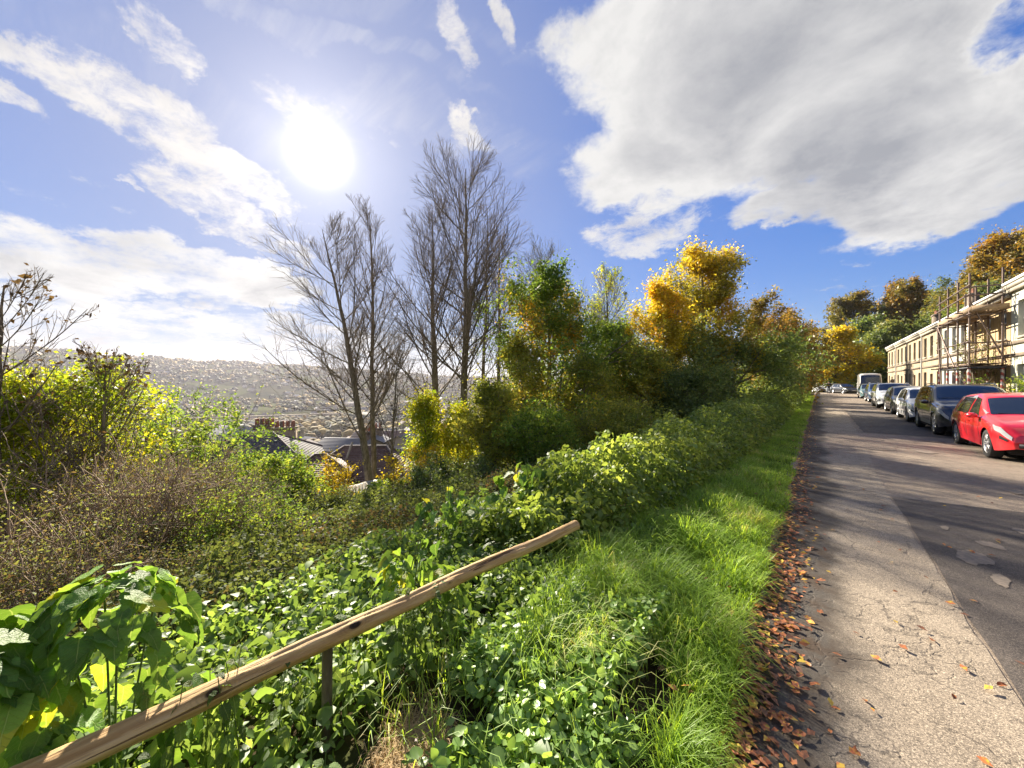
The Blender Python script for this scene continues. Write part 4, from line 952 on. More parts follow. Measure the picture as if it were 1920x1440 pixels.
def wall_panel(parent, y0, y1, z0, z1, opens, m_, x=FX, rev=.26):
    """front wall with true openings and their reveals; facing the road"""
    ys = sorted({y0, y1, *[o[0] for o in opens], *[o[1] for o in opens]}); zs = sorted({z0, z1, *[o[2] for o in opens], *[o[3] for o in opens]})
    g = G()
    def solid(ym, zm): return not any(o[0] < ym < o[1] and o[2] < zm < o[3] for o in opens)
    for a, b_ in zip(ys, ys[1:]):
        for c, d in zip(zs, zs[1:]):
            if solid((a + b_) / 2, (c + d) / 2): g.add([(x, a, c), (x, b_, c), (x, b_, d), (x, a, d)], [(0, 3, 2, 1)])
    for (a, b_, c, d) in opens:
        X2 = x + rev
        g.add([(x, a, c), (X2, a, c), (X2, a, d), (x, a, d)], [(0, 1, 2, 3)]); g.add([(x, b_, c), (X2, b_, c), (X2, b_, d), (x, b_, d)], [(0, 3, 2, 1)])
        g.add([(x, a, c), (X2, a, c), (X2, b_, c), (x, b_, c)], [(0, 3, 2, 1)]); g.add([(x, a, d), (X2, a, d), (X2, b_, d), (x, b_, d)], [(0, 1, 2, 3)])
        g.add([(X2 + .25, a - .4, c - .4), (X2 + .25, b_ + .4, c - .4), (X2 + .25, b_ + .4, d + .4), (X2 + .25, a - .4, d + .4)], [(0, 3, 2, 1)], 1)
    g.add([(x, y0, z0), (x + 8, y0, z0), (x + 8, y0, z1), (x, y0, z1)], [(0, 1, 2, 3)]); g.add([(x, y1, z0), (x + 8, y1, z0), (x + 8, y1, z1), (x, y1, z1)], [(0, 3, 2, 1)])
    g.add([(x + 8, y0, z0), (x + 8, y1, z0), (x + 8, y1, z1), (x + 8, y0, z1)], [(0, 1, 2, 3)])
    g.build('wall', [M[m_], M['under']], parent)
def slates(parent, y0, y1, xe, ze, xr, zr, m_='slate'):
    g = G(); n = 14
    for s, (xa, xb) in enumerate(((xe, xr), (2 * xr - xe, xr))):
        for k in range(n):
            f0, f1 = k / n, (k + 1) / n; X0 = xa + (xb - xa) * f0; X1 = xa + (xb - xa) * f1; Z0 = ze + (zr - ze) * f0; Z1 = ze + (zr - ze) * f1
            V = [(X0, y0, Z0 + .035), (X0, y1, Z0 + .035), (X1, y1, Z1 + .008), (X1, y0, Z1 + .008), (X0, y0, Z0), (X0, y1, Z0), (X1, y1, Z1), (X1, y0, Z1)]
            g.add(V, [(0, 3, 2, 1), (0, 1, 5, 4), (3, 7, 6, 2), (0, 4, 7, 3), (1, 2, 6, 5)] if s == 0 else [(0, 1, 2, 3), (0, 4, 5, 1), (0, 3, 7, 4), (1, 5, 6, 2)])
    g.box((xr - .09, y0, zr - .02), (xr + .09, y1, zr + .1))
    for y in (y0 + .02, y1 - .02):
        g.add([(xe + .05, y, ze), (2 * xr - xe - .05, y, ze), (xr, y, zr)], [(0, 1, 2)])
    return g.build('roof', M[m_], parent)
def chimney(parent, x, y, z0, z1, w=.55, l=1.1, m_='chimstone', pots=3):
    g = G(); g.box((x - w / 2, y - l / 2, z0), (x + w / 2, y + l / 2, z1 - .22)); g.box((x - w / 2 - .07, y - l / 2 - .07, z1 - .22), (x + w / 2 + .07, y + l / 2 + .07, z1 - .08)); g.box((x - w / 2 - .02, y - l / 2 - .02, z1 - .08), (x + w / 2 + .02, y + l / 2 + .02, z1))
    c = g.build('chimney', M[m_], parent)
    for k in range(pots):
        yy = y - l / 2 + l * (k + .5) / pots; V, F = tubes(np.array([[(x, yy, z1), (x, yy, z1 + .3), (x, yy, z1 + .34), (x, yy, z1 + .42)]]), np.array([[.12, .10, .13, .13]]), 10)
        p = G(); p.add(V, F); p.add([V[-10:].mean(0)] + list(V[-10:]), [(0, 1 + q, 1 + (q + 1) % 10) for q in range(10)]); p.build('chimney_pot', M['pot'], c)
def terrace_house(y0, y1, label, wallm, eave=5.95, cols=3, doorc=1, doorm='doorbrown', blinds=(), pipe_at=None, pipem='pipe', chim=True, garret=False, dormer=False, x=FX):
    root = thing('terraced_house', label, 'house', (x, y0, 0), 0, 'terrace facing the parked cars')
    L = y1 - y0; root.location = (0, 0, 0)
    opens, W = [], []
    for k in range(cols):
        yc = y0 + L * (k + .5) / cols; w = .52
        opens.append((yc - w, yc + w, 3.75, 5.35)); W.append((yc - w, yc + w, 3.75, 5.35, k in blinds))
        if k == doorc: opens.append((yc - .48, yc + .48, .1, 2.35))
        else: opens.append((yc - w, yc + w, .95, 2.5)); W.append((yc - w, yc + w, .95, 2.5, (k + 1) in blinds))
    wall_panel(root, y0 + .004, y1 - .004, 0, eave, opens, wallm, x)
    for (a, b_, c, d, bl) in W:
        window(root, a, b_, c, d, x, blind=bl)
    yc = y0 + L * (doorc + .5) / cols; door(root, yc - .40, yc + .40, 2.27, doorm, x)
    for (za, zb, pr) in ((3.42, 3.56, .09), (2.86, 3.0, .08)):
        g = G(); g.box((x - pr, y0 + .003, za), (x - .002, y1 - .003, zb)); g.build('string_course', M['cornice'], root)
    g = G(); g.box((x - .16, y0 + .003, eave - .32), (x - .002, y1 - .003, eave - .14)); g.box((x - .24, y0 + .003, eave - .14), (x + .25, y1 - .003, eave + .02)); g.build('cornice', M['trim'], root)
    g = G(); g.box((x - .3, y0 + .003, eave + .022), (x - .16, y1 - .003, eave + .13)); g.build('gutter', M['whitepaint'], root)
    slates(root, y0 + .003, y1 - .003, x + .1, eave + .03, x + 4.1, eave + 2.5)
    if chim: chimney(root, x + 4.1, y1 - .7, eave + 1.5, eave + 3.9, .6, 1.2)
    if pipe_at is not None:
        g = G(); g.bar((x - .1, pipe_at, .1), (x - .1, pipe_at, eave - .3), .055, 8); g.bar((x - .1, pipe_at, eave - .32), (x - .2, pipe_at + .5, eave + .05), .05, 8); g.build('drainpipe', M[pipem], root)
    return root
terrace_house(20.6, 28.5, 'cream rendered end house with dark window, nearest of the terrace', 'white', eave=6.15, cols=3, doorc=0, doorm='doorblue', chim=True)
terrace_house(28.5, 35.0, 'honey stone house wrapped in scaffolding with brown door', 'bath', blinds=(), doorc=1)
terrace_house(35.0, 41.2, 'pale rendered house just past the scaffolding', 'render', blinds=(0,), pipe_at=41.0, pipem='greypipe')
terrace_house(41.2, 48.0, 'stained honey stone house with pale drainpipe beside a white one', 'bath2', pipe_at=47.7, pipem='greypipe', chim=False)
terrace_house(48.0, 55.0, 'weathered stone house with the tall black drainpipe', 'bath2', pipe_at=54.7, blinds=(1,))
terrace_house(55.0, 62.0, 'honey stone house one before the far end of the terrace', 'bath2', pipe_at=61.8, pipem='greypipe', chim=False)
terrace_house(62.0, 69.0, 'last stone house at the far end of the terrace', 'bath2', blinds=(0, 2))
# television aerial on the scaffolded house's chimney
ae = thing('television_aerial', 'spindly television aerial on the stone chimney above the scaffolding', 'aerial', (11.1, 33.6, 9.9))
g = G(); g.bar((0, 0, -.7), (0, 0, 1.7), .03, 6); g.build('mast', M['metal'], ae)
g = G(); g.bar((-.2, -.9, 1.55), (.2, .9, 1.65), .022, 6)
for k in range(7): y = -.85 + k * .27; g.bar((-.25, y, 1.6), (.25, y, 1.6), .014, 5)
g.build('yagi_antenna', M['metal'], ae)
g = G(); g.bar((0, -.45, 1.05), (0, .45, 1.15), .02, 6); [g.bar((-.16, -.4 + k * .2, 1.1), (.16, -.4 + k * .2, 1.1), .014, 5) for k in range(5)]
g.build('small_antenna', M['metal'], ae)

def scaffold():
    root = thing('scaffolding', 'rusty tube scaffolding with board platforms round the honey stone house', 'scaffolding', (5.8, 28.6, .1))
    O = np.array([5.8, 28.6, .1])
    def pole(p, q, r=.042, m_='scaf', nm='pole'):
        g = G(); g.bar(np.array(p) - O, np.array(q) - O, r, 6); return g.build(nm, M[m_], root, True)
    xo, xi = 5.75, 6.78; Y = [28.6, 30.6, 32.6, 34.5]; tops = [7.0, 6.95, 7.0, 6.9]
    for y, t in zip(Y, tops):
        a = pole((xo, y, .1), (xo, y, t)); b_ = pole((xi, y, .1), (xi, y, t - (.0 if y > 29 else -.1)))
        for x in (xo, xi):
            g = G(); g.bar(np.array((x, y, .12)) - O, np.array((x, y, 2.35)) - O, .058, 8); g.build('foam_sleeve', M['stripe'], root, True)
    for z in (2.5, 3.65, 5.0, 5.95, 6.4): pole((xo - .05, 28.2 if z > 3 else 28.3, z), (xo - .05, 34.9, z), .036)
    for z in (2.5, 5.0): pole((xi + .05, 28.3, z), (xi + .05, 34.8, z), .036)
    for y in Y:
        for z in (2.46, 4.96): pole((xo - .35, y + .05, z), (xi + .2, y + .05, z), .036)
    for z in (3.6, 5.9, 6.3): pole((xo - .2, 28.55, z), (xi + .3, 28.55, z), .036)
    pole((xo, 28.52, 5.6), (xi + .1, 28.52, 2.6), .036, nm='brace'); pole((xo - .08, 34.5, 5.0), (xo - .08, 30.8, 2.5), .036, nm='brace'); pole((xo - .08, 34.6, 5.0), (xo - .08, 33.2, .2), .036, nm='brace')
    pole((xo - .3, 29.6, 5.2), (xi + .2, 29.6, 5.2), .036); pole((xo - .3, 31.6, 5.2), (xi + .2, 31.6, 5.2), .036)
    for z, nm in ((2.55, 'blacksheet'), (5.05, 'board')):
        for k in range(5):
            x0 = xo + .02 + k * .205
            for (ya, yb) in ((28.3, 31.5), (31.52, 34.8)):
                g = G(); dz = .01 * ((k * 7 + int(ya)) % 3); g.box(np.array((x0, ya, z + dz)) - O, np.array((x0 + .195, yb, z + .04 + dz)) - O); g.build('plank', M['board'], root)
    g = G(); g.box(np.array((xo - .02, 28.3, 2.36)) - O, np.array((xi + .05, 34.8, 2.42)) - O); g.build('netting_sheet', M['blacksheet'], root)
    g = G(); g.box(np.array((xo, 28.24, 5.1)) - O, np.array((xi + .12, 28.28, 5.36)) - O); g.build('toe_board', M['boardface'], root)
    g = G(); g.box(np.array((xo - .03, 28.3, 5.1)) - O, np.array((xo + .01, 34.8, 5.33)) - O); g.build('toe_board', M['boardface'], root)
scaffold()
# straggling garden plants before the terrace
bush(401, 6.3, 27.0, 1.7, 1.5, 'straggling garden shrub before the cream end house', 'midleaf', nleaf=3500, lsize=.07, stems=12, base=.1)
bush(402, 6.35, 29.6, 1.2, 1.1, 'small garden shrub under the scaffolding', 'midleaf', nleaf=1500, lsize=.06, stems=8, base=.1)
bush(403, 6.6, 30.0, 4.0, 1.2, 'dry climbing shrub on the scaffolded front', 'brownleaf', nleaf=1200, lsize=.08, stems=6, base=.1, out=.15, up=.1)

# ------------------------------------------------------------------ cars
def smooth1(a, k):
    ker = np.ones(k) / k; p = np.pad(a, k // 2, mode='edge'); return np.convolve(p, ker, 'valid')[:len(a)]
def wheel_meshes():
    g = G(); prof = [(.70, -.5), (.94, -.5), (1.0, -.38), (1.0, .38), (.94, .5), (.70, .5)]; n = 28; a = np.linspace(0, 2 * PI, n, endpoint=False)
    V = np.array([[(y, r * math.cos(q), r * math.sin(q)) for (r, y) in prof] for q in a]).reshape(-1, 3); k = len(prof)
    F = [(i * k + j, i * k + j + 1, ((i + 1) % n) * k + j + 1, ((i + 1) % n) * k + j) for i in range(n) for j in range(k - 1)]
    g.add(V, F); ty = g.mesh('tyre', M['tyre'], True)
    g = G(); prof = [(.71, -.46), (.66, -.47), (.62, -.30), (.62, .4)]
    V = np.array([[(y, r * math.cos(q), r * math.sin(q)) for (r, y) in prof] for q in a]).reshape(-1, 3); k = len(prof)
    g.add(V, [(i * k + j, i * k + j + 1, ((i + 1) % n) * k + j + 1, ((i + 1) % n) * k + j) for i in range(n) for j in range(k - 1)])
    for s in range(5):
        for o in (-.17, .17):
            q = s * 2 * PI / 5; p0 = np.array([-.40, .1 * math.cos(q + o * 2), .1 * math.sin(q + o * 2)]); p1 = np.array([-.43, .64 * math.cos(q + o), .64 * math.sin(q + o)])
            tdir = np.array([0, -math.sin(q), math.cos(q)]) * .045; th = np.array([.05, 0, 0])
            V = [p0 - tdir, p0 + tdir, p1 + tdir, p1 - tdir, p0 - tdir + th, p0 + tdir + th, p1 + tdir + th, p1 - tdir + th]
            g.add(V, [(0, 3, 2, 1), (4, 5, 6, 7), (0, 1, 5, 4), (1, 2, 6, 5), (2, 3, 7, 6), (3, 0, 4, 7)])
    g.bar((-.45, 0, 0), (-.35, 0, 0), .14, 12); ri = g.mesh('rim', M['alloy'])
    g = G(); g.bar((-.28, 0, 0), (-.22, 0, 0), .61, 20); dk = g.mesh('brake_disc', M['under'])
    return ty, ri, dk
TY, RI, DK = wheel_meshes()
def car(label, name, x, y, L, W, H, wb, fo, rw, pm, kind='hatch', rz=0, cat='car', roofm=None, group='cars parked along the terrace', trim=None, detail=True):
    root = thing(name, label, cat, (x, y, 0), rz, group)
    if kind == 'van':
        zs = [(0, .5), (.02, .62), (.06, .86), (.09, 1.02 / H * H if False else .46 * H), (.20, .94 * H), (.24, .985 * H), (.5, H), (.97, .985 * H), (1, .93 * H)]
    elif kind == 'suv':
        zs = [(0, .42 * H), (.012, .50 * H), (.04, .58 * H), (.08, .615 * H), (.25, .665 * H), (.42, .955 * H), (.50, .99 * H), (.62, 1.0 * H), (.84, .975 * H), (.90, .95 * H), (.975, .66 * H), (1, .60 * H)]
    else:
        zs = [(0, .38 * H), (.012, .46 * H), (.04, .535 * H), (.09, .585 * H), (.27, .665 * H), (.45, .955 * H), (.53, .99 * H), (.62, 1.0 * H), (.82, .965 * H), (.88, .94 * H), (.97, .66 * H), (1, .60 * H)]
    n = 141; s = np.linspace(0, 1, n); zt = np.interp(s, *zip(*zs)); zt = smooth1(zt, 5); zt = smooth1(zt, 5)
    beltH = (.60 if kind != 'van' else .55) * H
    zb = np.minimum(zt - .015 * H, np.interp(s, [0, .05, .25, .6, .9, 1], [.36 * H, .52 * H, beltH, beltH * 1.03, beltH * 1.06, beltH]))
    g_ = np.clip((zt - zb) / (H - beltH), 0, 1)
    d0 = np.clip(1 - s * L / .55, 0, 1); d1 = np.clip(1 - (1 - s) * L / .45, 0, 1)
    hw = W / 2 * (1 - .26 * d0 ** 2.6 - .16 * d1 ** 2.6)
    tf = {'van': .93, 'suv': .80, 'hatch': .76}[kind]; tw = hw * ((.90 if kind != 'van' else .93) * (1 - g_) + tf * g_)
    sill = .21 if kind != 'suv' else .27; ra = rw * 1.13
    bot = sill + .10 * d0 ** 2 + .12 * d1
    for c in (fo, fo + wb):
        dd = (s * L - c); arch = rw + np.sqrt(np.maximum(ra ** 2 - dd ** 2, 0)); inside = np.abs(dd) < ra; bot = np.where(inside, np.maximum(bot, arch), bot)
    bot = np.minimum(bot, zb - .04)
    flare = np.zeros(n)
    for c in (fo, fo + wb): flare += .022 * np.exp(-((s * L - c) / (ra * 1.05)) ** 4)
    def sec(k):
        h, z0, zB, T, Z, gg = hw[k], bot[k], zb[k], tw[k], zt[k], g_[k]
        lo = sill
        def wz(z):  # body side width at height z
            f = np.clip((z - lo) / (zB - lo + 1e-6), 0, 1); return h * (.95 + .05 * np.sin(min(f * 1.25, 1) * PI / 2) - .035 * max(0, f - .75) * 4 * .6) + flare[k] * (1 - abs(f - .4))
        pts = [(wz(z0), z0), (wz(z0 + .3 * (zB - z0)), z0 + .3 * (zB - z0)), (wz(z0 + .62 * (zB - z0)) + .006, z0 + .62 * (zB - z0)), (wz(z0 + .7 * (zB - z0)) - .004, z0 + .7 * (zB - z0)), (wz(zB), zB)]
        b0 = wz(zB) - .02 * min(1, gg * 3)
        for f in (.06, .5, .94): pts.append((b0 + (T - b0) * f ** 1.25, zB + (Z - .055 * max(gg, .15) * H * .6 - zB) * f))
        crown = .012 + .012 * gg
        pts += [(T * .90, Z - .010 - crown * .3), (T * .5, Z + crown * .5), (0, Z + crown)]
        return np.array(pts)
    S = np.array([sec(k) for k in range(n)])             # (n,11,2)
    K = S.shape[1]
    def pt(sv, q):
        """q in -10..10: the cross-section from one sill over the roof to the other; 0 is the centre line"""
        side = -1 if q < 0 else 1; t = 10 - abs(q); k = min(max(sv, 0), 1) * (n - 1); i = min(int(k), n - 2); w = k - i; j = min(int(t), K - 2); u = t - j
        P = (S[i, j] * (1 - u) + S[i, j + 1] * u) * (1 - w) + (S[i + 1, j] * (1 - u) + S[i + 1, j + 1] * u) * w
        return np.array([side * P[0], sv * L - L / 2, P[1]])
    full = np.concatenate([np.stack([-S[:, :, 0], S[:, :, 1]], -1), np.stack([S[:, -2::-1, 0], S[:, -2::-1, 1]], -1)], 1)  # (n,21,2)
    m2 = full.shape[1]; V = np.stack([full[..., 0], np.repeat((s * L - L / 2)[:, None], m2, 1), full[..., 1]], -1)
    i = (np.arange(n - 1)[:, None] * m2 + np.arange(m2 - 1)[None]).ravel(); F = np.stack([i, i + m2, i + m2 + 1, i + 1], -1)
    g = G(); g.add(V.reshape(-1, 3), F)
    fr = list(range(m2)); 
    c0 = V[0].mean(0); c1 = V[-1].mean(0); g.V.append(np.array([c0 - [0, .012, 0], c1 + [0, .01, 0]])); n0 = n * m2; g.n += 2
    g.F.setdefault((0, 3), []).append(np.array([(a, a + 1, n0) for a in range(m2 - 1)] + [(m2 - 1, 0, n0)])); g.F[(0, 3)].append(np.array([((n - 1) * m2 + a + 1, (n - 1) * m2 + a, n0 + 1) for a in range(m2 - 1)]))
    body = g.build('body', M[pm], root, True)
    g = G(); ui = W * .5 - .24; g.box((-ui, -L / 2 + .25, .16), (ui, L / 2 - .25, .55)); g.box((-W * .46, -L / 2 + fo + ra, .2), (W * .46, -L / 2 + fo + wb - ra, .4)); g.build('underbody', M['under'], root)
    def patch(nm, c00, c10, c11, c01, m_, off=.004, nu=8, nv=6, parent=root):
        """patch laid on the body between four (s,q) corners"""
        V = []
        for a in np.linspace(0, 1, nu):
            for b_ in np.linspace(0, 1, nv):
                sv = (c00[0] * (1 - a) + c10[0] * a) * (1 - b_) + (c01[0] * (1 - a) + c11[0] * a) * b_
                q = (c00[1] * (1 - a) + c10[1] * a) * (1 - b_) + (c01[1] * (1 - a) + c11[1] * a) * b_
                P = pt(sv, q); e = 2e-3; d1_ = pt(min(sv + e, 1), q) - pt(max(sv - e, 0), q); q2 = q + (.05 if q < 9.9 else -.05); d2_ = (pt(sv, q2) - P) * (1 if q2 > q else -1)
                nn = np.cross(d2_, d1_); nn = nn / (np.linalg.norm(nn) + 1e-9)
                if nn[2] < -.3: nn = -nn
                V.append(P + nn * off)
        F = [(i * nv + j, (i + 1) * nv + j, (i + 1) * nv + j + 1, i * nv + j + 1) for i in range(nu - 1) for j in range(nv - 1)]
        return link(nm, mesh_np(nm, np.array(V), np.array(F), m_, smooth=True), parent)
    sa, sb = (.275, .435) if kind != 'van' else (.095, .195)
    # windscreen, rear screen
    patch('windscreen', (sa + .005, -2.5), (sa + .005, 2.5), (sb, 2.25), (sb, -2.25), M['carglass'], .006, 14, 10)
    if kind != 'van': patch('rear_window', (.90, -2.2), (.90, 2.2), (.962, 2.2), (.962, -2.2), M['carglass'], .006, 10, 5)
    tA, tB = 5.45, 3.05     # |q| at belt and at roof edge
    rest = .86 if kind == 'suv' else .84
    for sd in (-1, 1):
        if kind == 'van':
            patch('side_window', (.14, sd * tA), (.26, sd * tA), (.26, sd * tB), (.20, sd * tB), M['carglass'], .005); continue
        fb = .325 if kind == 'suv' else .345
        patch('side_window', (fb, sd * tA), (.565, sd * tA), (.55, sd * tB), (fb + .115, sd * tB), M['carglass'], .005)
        patch('side_window', (.585, sd * tA), (rest, sd * (tA - .15)), (rest - .05, sd * tB), (.57, sd * tB), M['carglass'], .005)
        if detail:
            patch('door_seam', (fb - .02, sd * 9.2), (fb - .014, sd * 9.2), (fb - .004, sd * 6.1), (fb - .01, sd * 6.1), M['under'], .003, 2, 6)
            patch('door_seam', (.574, sd * 9.4), (.580, sd * 9.4), (.582, sd * 6.1), (.576, sd * 6.1), M['under'], .003, 2, 6)
            patch('door_handle', (.50, sd * 6.75), (.555, sd * 6.75), (.555, sd * 6.55), (.50, sd * 6.55), M[pm if not trim else pm], .022, 3, 2)
            patch('sill_trim', (.27, sd * 9.95), (.68, sd * 9.95), (.68, sd * 9.3), (.27, sd * 9.3), M[trim or 'blacktrim'] if trim else M[pm], .008, 8, 3)
    # lamps, grille, bumper intakes
    for sd in (-1, 1):
        patch('headlight', (.010, sd * 6.1), (.105, sd * 5.98), (.085, sd * 6.6), (.010, sd * 7.1), M['lampglass'], .009, 8, 5)
        patch('rear_light', (.955, sd * 6.8), (.995, sd * 6.6), (.995, sd * 5.6), (.95, sd * 5.4), M['redpaint'], .009, 5, 4)
        if detail:
            patch('fog_lamp', (.022, sd * 8.4), (.055, sd * 8.4), (.05, sd * 7.7), (.02, sd * 7.7), M['blacktrim'], .008, 4, 3)
    w0 = full[0, :, 0].max(); y0 = -L / 2 - .012
    zg = float(zt[0])
    g = G(); g.box((-w0 * .66, y0 - .012, zg - .22), (w0 * .66, y0 + .03, zg - .015)); gr = g.build('grille', M['blacktrim'], root)
    if detail:
        for k in range(4): b_ = G(); b_.box((-w0 * .62, y0 - .022, zg - .20 + k * .048), (w0 * .62, y0 - .0125, zg - .185 + k * .048)); b_.build('grille_bar', M['metal'], gr)
    lz = max(.22, float(bot[0])); g = G(); g.box((-w0 * .92, y0 - .010, lz + .02), (w0 * .92, y0 + .03, lz + .11)); g.build('air_intake', M['blacktrim'], root)
    g = G(); g.box((-.26, y0 - .028, zg - .20 - .0), (.26, y0 - .023, zg - .09)); g.build('number_plate', M['plate'], root)
    # door mirrors
    for sd in (-1, 1):
        q = pt((sa + .055) if kind != 'van' else .12, sd * 5.6); g = G()
        a = np.linspace(0, 2 * PI, 10, endpoint=False); rings = []
        for (yy, sc_) in ((-.09, .45), (-.06, .85), (0, 1.0), (.05, .98), (.07, .9)):
            rings.append(np.stack([q[0] + sd * (.13 + .10 * np.cos(a) * sc_), np.full(10, q[1] + yy), q[2] + .045 + .068 * np.sin(a) * sc_], -1))
        Vm = np.concatenate(rings); g.add(Vm, [(k * 10 + j, k * 10 + (j + 1) % 10, (k + 1) * 10 + (j + 1) % 10, (k + 1) * 10 + j) for k in range(4) for j in range(10)])
        g.add(rings[0], [list(range(10))[::-1]]); g.add(rings[-1], [list(range(10))])
        g.bar((q[0] - sd * .03, q[1], q[2] - .01), (q[0] + sd * .09, q[1], q[2] + .02), .022, 6)
        g.build('door_mirror', M[pm], root, True)
    if roofm: patch('roof_edge', (.29, -3.45), (.29, -2.75), (.86, -2.62), (.86, -3.02), M[roofm], .008, 14, 3); patch('roof_edge', (.29, 3.45), (.29, 2.75), (.86, 2.62), (.86, 3.02), M[roofm], .008, 14, 3)
    if kind == 'suv':
        for sd in (-1, 1):
            P = np.array([[pt(sv, sd * 2.0) + [0, 0, .045 if .5 < sv < .84 else .012] for sv in np.linspace(.46, .87, 10)]]); Vr, Fr = tubes(P, np.full((1, 10), .018), 6)
            link('roof_rail', mesh_np('roof_rail', Vr, Fr, M['metal'], smooth=True), root)
    for c in (fo, fo + wb):
        for sd in (-1, 1):
            w = bpy.data.objects.new('wheel', None); C.objects.link(w); w.parent = root; w.empty_display_size = .1
            w.location = (sd * (W / 2 - .115), c - L / 2, rw); w.scale = (.21 * (-sd) * -1 if False else .21, rw, rw); w.rotation_euler = (0, 0, 0 if sd < 0 else PI)
            link('tyre', TY, w); link('rim', RI, w); link('brake_disc', DK, w)
    # wipers
    if detail:
        g = G(); A_ = pt(sa + .01, -1.8) + [0, 0, .012]; B_ = pt(sa + .02, .6) + [0, -.0, .014]; g.bar(A_, B_, .008, 5); g.build('wiper', M['blacktrim'], root)
    return root
def car_at(label, name, xs, yf, L, W, H, *a, **k): return car(label, name, xs + W / 2, yf + L / 2, L, W, H, *a, **k)
car_at('shiny red three-door hatchback with silver roof arch, nearest in the parked row', 'red_hatchback', 2.95, 12.65, 3.97, 1.74, 1.42, 2.47, .80, .315, 'redpaint', roofm='silver')
car_at('black off-road estate car parked behind the red hatchback', 'black_estate_car', 2.9, 17.35, 4.4, 1.83, 1.62, 2.72, .86, .355, 'blackpaint', 'suv', trim='metal')
car_at('small white hatchback between the black estate and a charcoal car', 'white_hatchback', 2.93, 22.5, 4.0, 1.68, 1.46, 2.5, .78, .31, 'whitecar')
car_at('charcoal hatchback between the small white car and the white off-roader', 'charcoal_hatchback', 3.0, 27.5, 4.2, 1.76, 1.47, 2.6, .82, .315, 'charcoal')
car_at('white compact off-road car with black wheel arches', 'white_off_road_car', 2.9, 33.2, 4.4, 1.9, 1.62, 2.66, .86, .36, 'whitecar', 'suv', trim='blacktrim')
car_at('dark blue car parked beyond the white off-roader', 'blue_car', 3.2, 42.5, 4.3, 1.8, 1.6, 2.65, .85, .33, 'darkblue', 'suv')
car_at('dull teal car parked just before the camper van', 'teal_car', 3.3, 52, 4.2, 1.76, 1.5, 2.6, .82, .32, 'tealpaint')
car_at('tall cream camper van at the end of the parked row', 'camper_van', 3.9, 62.5, 5.2, 2.05, 2.75, 3.2, .9, .34, 'vanpaint', 'van', cat='camper van', group=None)
car('black car parked facing down the road at its far end', 'black_car', 3.05, 74.5, 4.4, 1.85, 1.45, 2.65, .85, .33, 'blackpaint', rz=R_(24), group='cars at the far end of the road')
car('silver car beside the black one at the far end', 'silver_car', 1.75, 78, 4.2, 1.75, 1.5, 2.6, .82, .32, 'silver', rz=R_(18), group='cars at the far end of the road')
car('white car half hidden behind the walker', 'white_car', .35, 80.5, 4.2, 1.75, 1.55, 2.6, .82, .32, 'whitecar', rz=R_(14), group='cars at the far end of the road')

# ------------------------------------------------------------------ the walker
def person(x, y, rz):
    root = thing('person', 'person in dark jacket and trousers walking up the far end of the road', 'person', (x, y, 0), rz)
    def skin(nm, vs, es, rad, m_):
        me = bpy.data.meshes.new(nm); me.from_pydata(vs, es, []); o = link(nm, me, root); md = o.modifiers.new('skin', 'SKIN')
        for k, r in enumerate(rad): me.skin_vertices[0].data[k].radius = (r, r) if np.isscalar(r) else r
        me.skin_vertices[0].data[0].use_root = True; md.use_smooth_shade = True
        s_ = o.modifiers.new('sub', 'SUBSURF'); s_.levels = s_.render_levels = 2
        me.materials.append(m_); return o
    vs = [(0, 0, .93), (0, 0, 1.15), (0, 0, 1.38), (0, -.01, 1.50), (0, -.02, 1.58), (0, -.02, 1.70),
          (-.10, 0, .88), (-.11, -.14, .50), (-.11, -.12, .09), (-.11, -.22, .04), (.10, 0, .88), (.11, .10, .50), (.11, .26, .12), (.11, .20, .04),
          (-.20, 0, 1.42), (-.25, .08, 1.15), (-.24, .02, .92), (-.24, -.01, .83), (.20, 0, 1.42), (.25, -.06, 1.15), (.24, -.14, .94), (.24, -.17, .86)]
    es = [(0, 1), (1, 2), (2, 3), (3, 4), (4, 5), (0, 6), (6, 7), (7, 8), (8, 9), (0, 10), (10, 11), (11, 12), (12, 13), (2, 14), (14, 15), (15, 16), (16, 17), (2, 18), (18, 19), (19, 20), (20, 21)]
    rad = [(.15, .11), (.15, .11), (.17, .11), .055, .08, .085, .095, .065, .05, .04, .095, .065, .05, .04, .07, .05, .04, .035, .07, .05, .04, .035]
    me = bpy.data.meshes.new('body'); 
    o = bpy.data.objects.new('body', me); me.from_pydata(vs, es, []); C.objects.link(o); o.parent = root
    md = o.modifiers.new('skin', 'SKIN'); md.use_smooth_shade = True
    if not me.skin_vertices:
        bm_ = None
    for k, r in enumerate(rad): me.skin_vertices[0].data[k].radius = (r, r) if np.isscalar(r) else r
    me.skin_vertices[0].data[0].use_root = True
    s_ = o.modifiers.new('sub', 'SUBSURF'); s_.levels = s_.render_levels = 1
    def f(b, p):
        tc = b.node('ShaderNodeTexCoord').outputs['Object']; z = b.sep(tc)[2]
        c = b.mix(b.m('GREATER_THAN', z, .92), (.025, .03, .045), (.018, .02, .03)); c = b.mix(b.m('GREATER_THAN', z, 1.49), c, (.40, .24, .17)); b.l.new(c, p.inputs['Base Color'])
    me.materials.append(mat('dark clothes and skin', rough=.8, fn=f))
    g = G(); a = np.linspace(0, 2 * PI, 12, endpoint=False); rings = [np.stack([.10 * s_ * np.cos(a), -.01 + .115 * s_ * np.sin(a), np.full(12, z)], -1) for z, s_ in ((1.64, .95), (1.70, 1.02), (1.76, .8), (1.79, .4))]
    g.add(np.concatenate(rings), [(k * 12 + j, k * 12 + (j + 1) % 12, (k + 1) * 12 + (j + 1) % 12, (k + 1) * 12 + j) for k in range(3) for j in range(12)]); g.add(rings[-1], [list(range(12))]); g.build('hair', M['hair'], root, True)
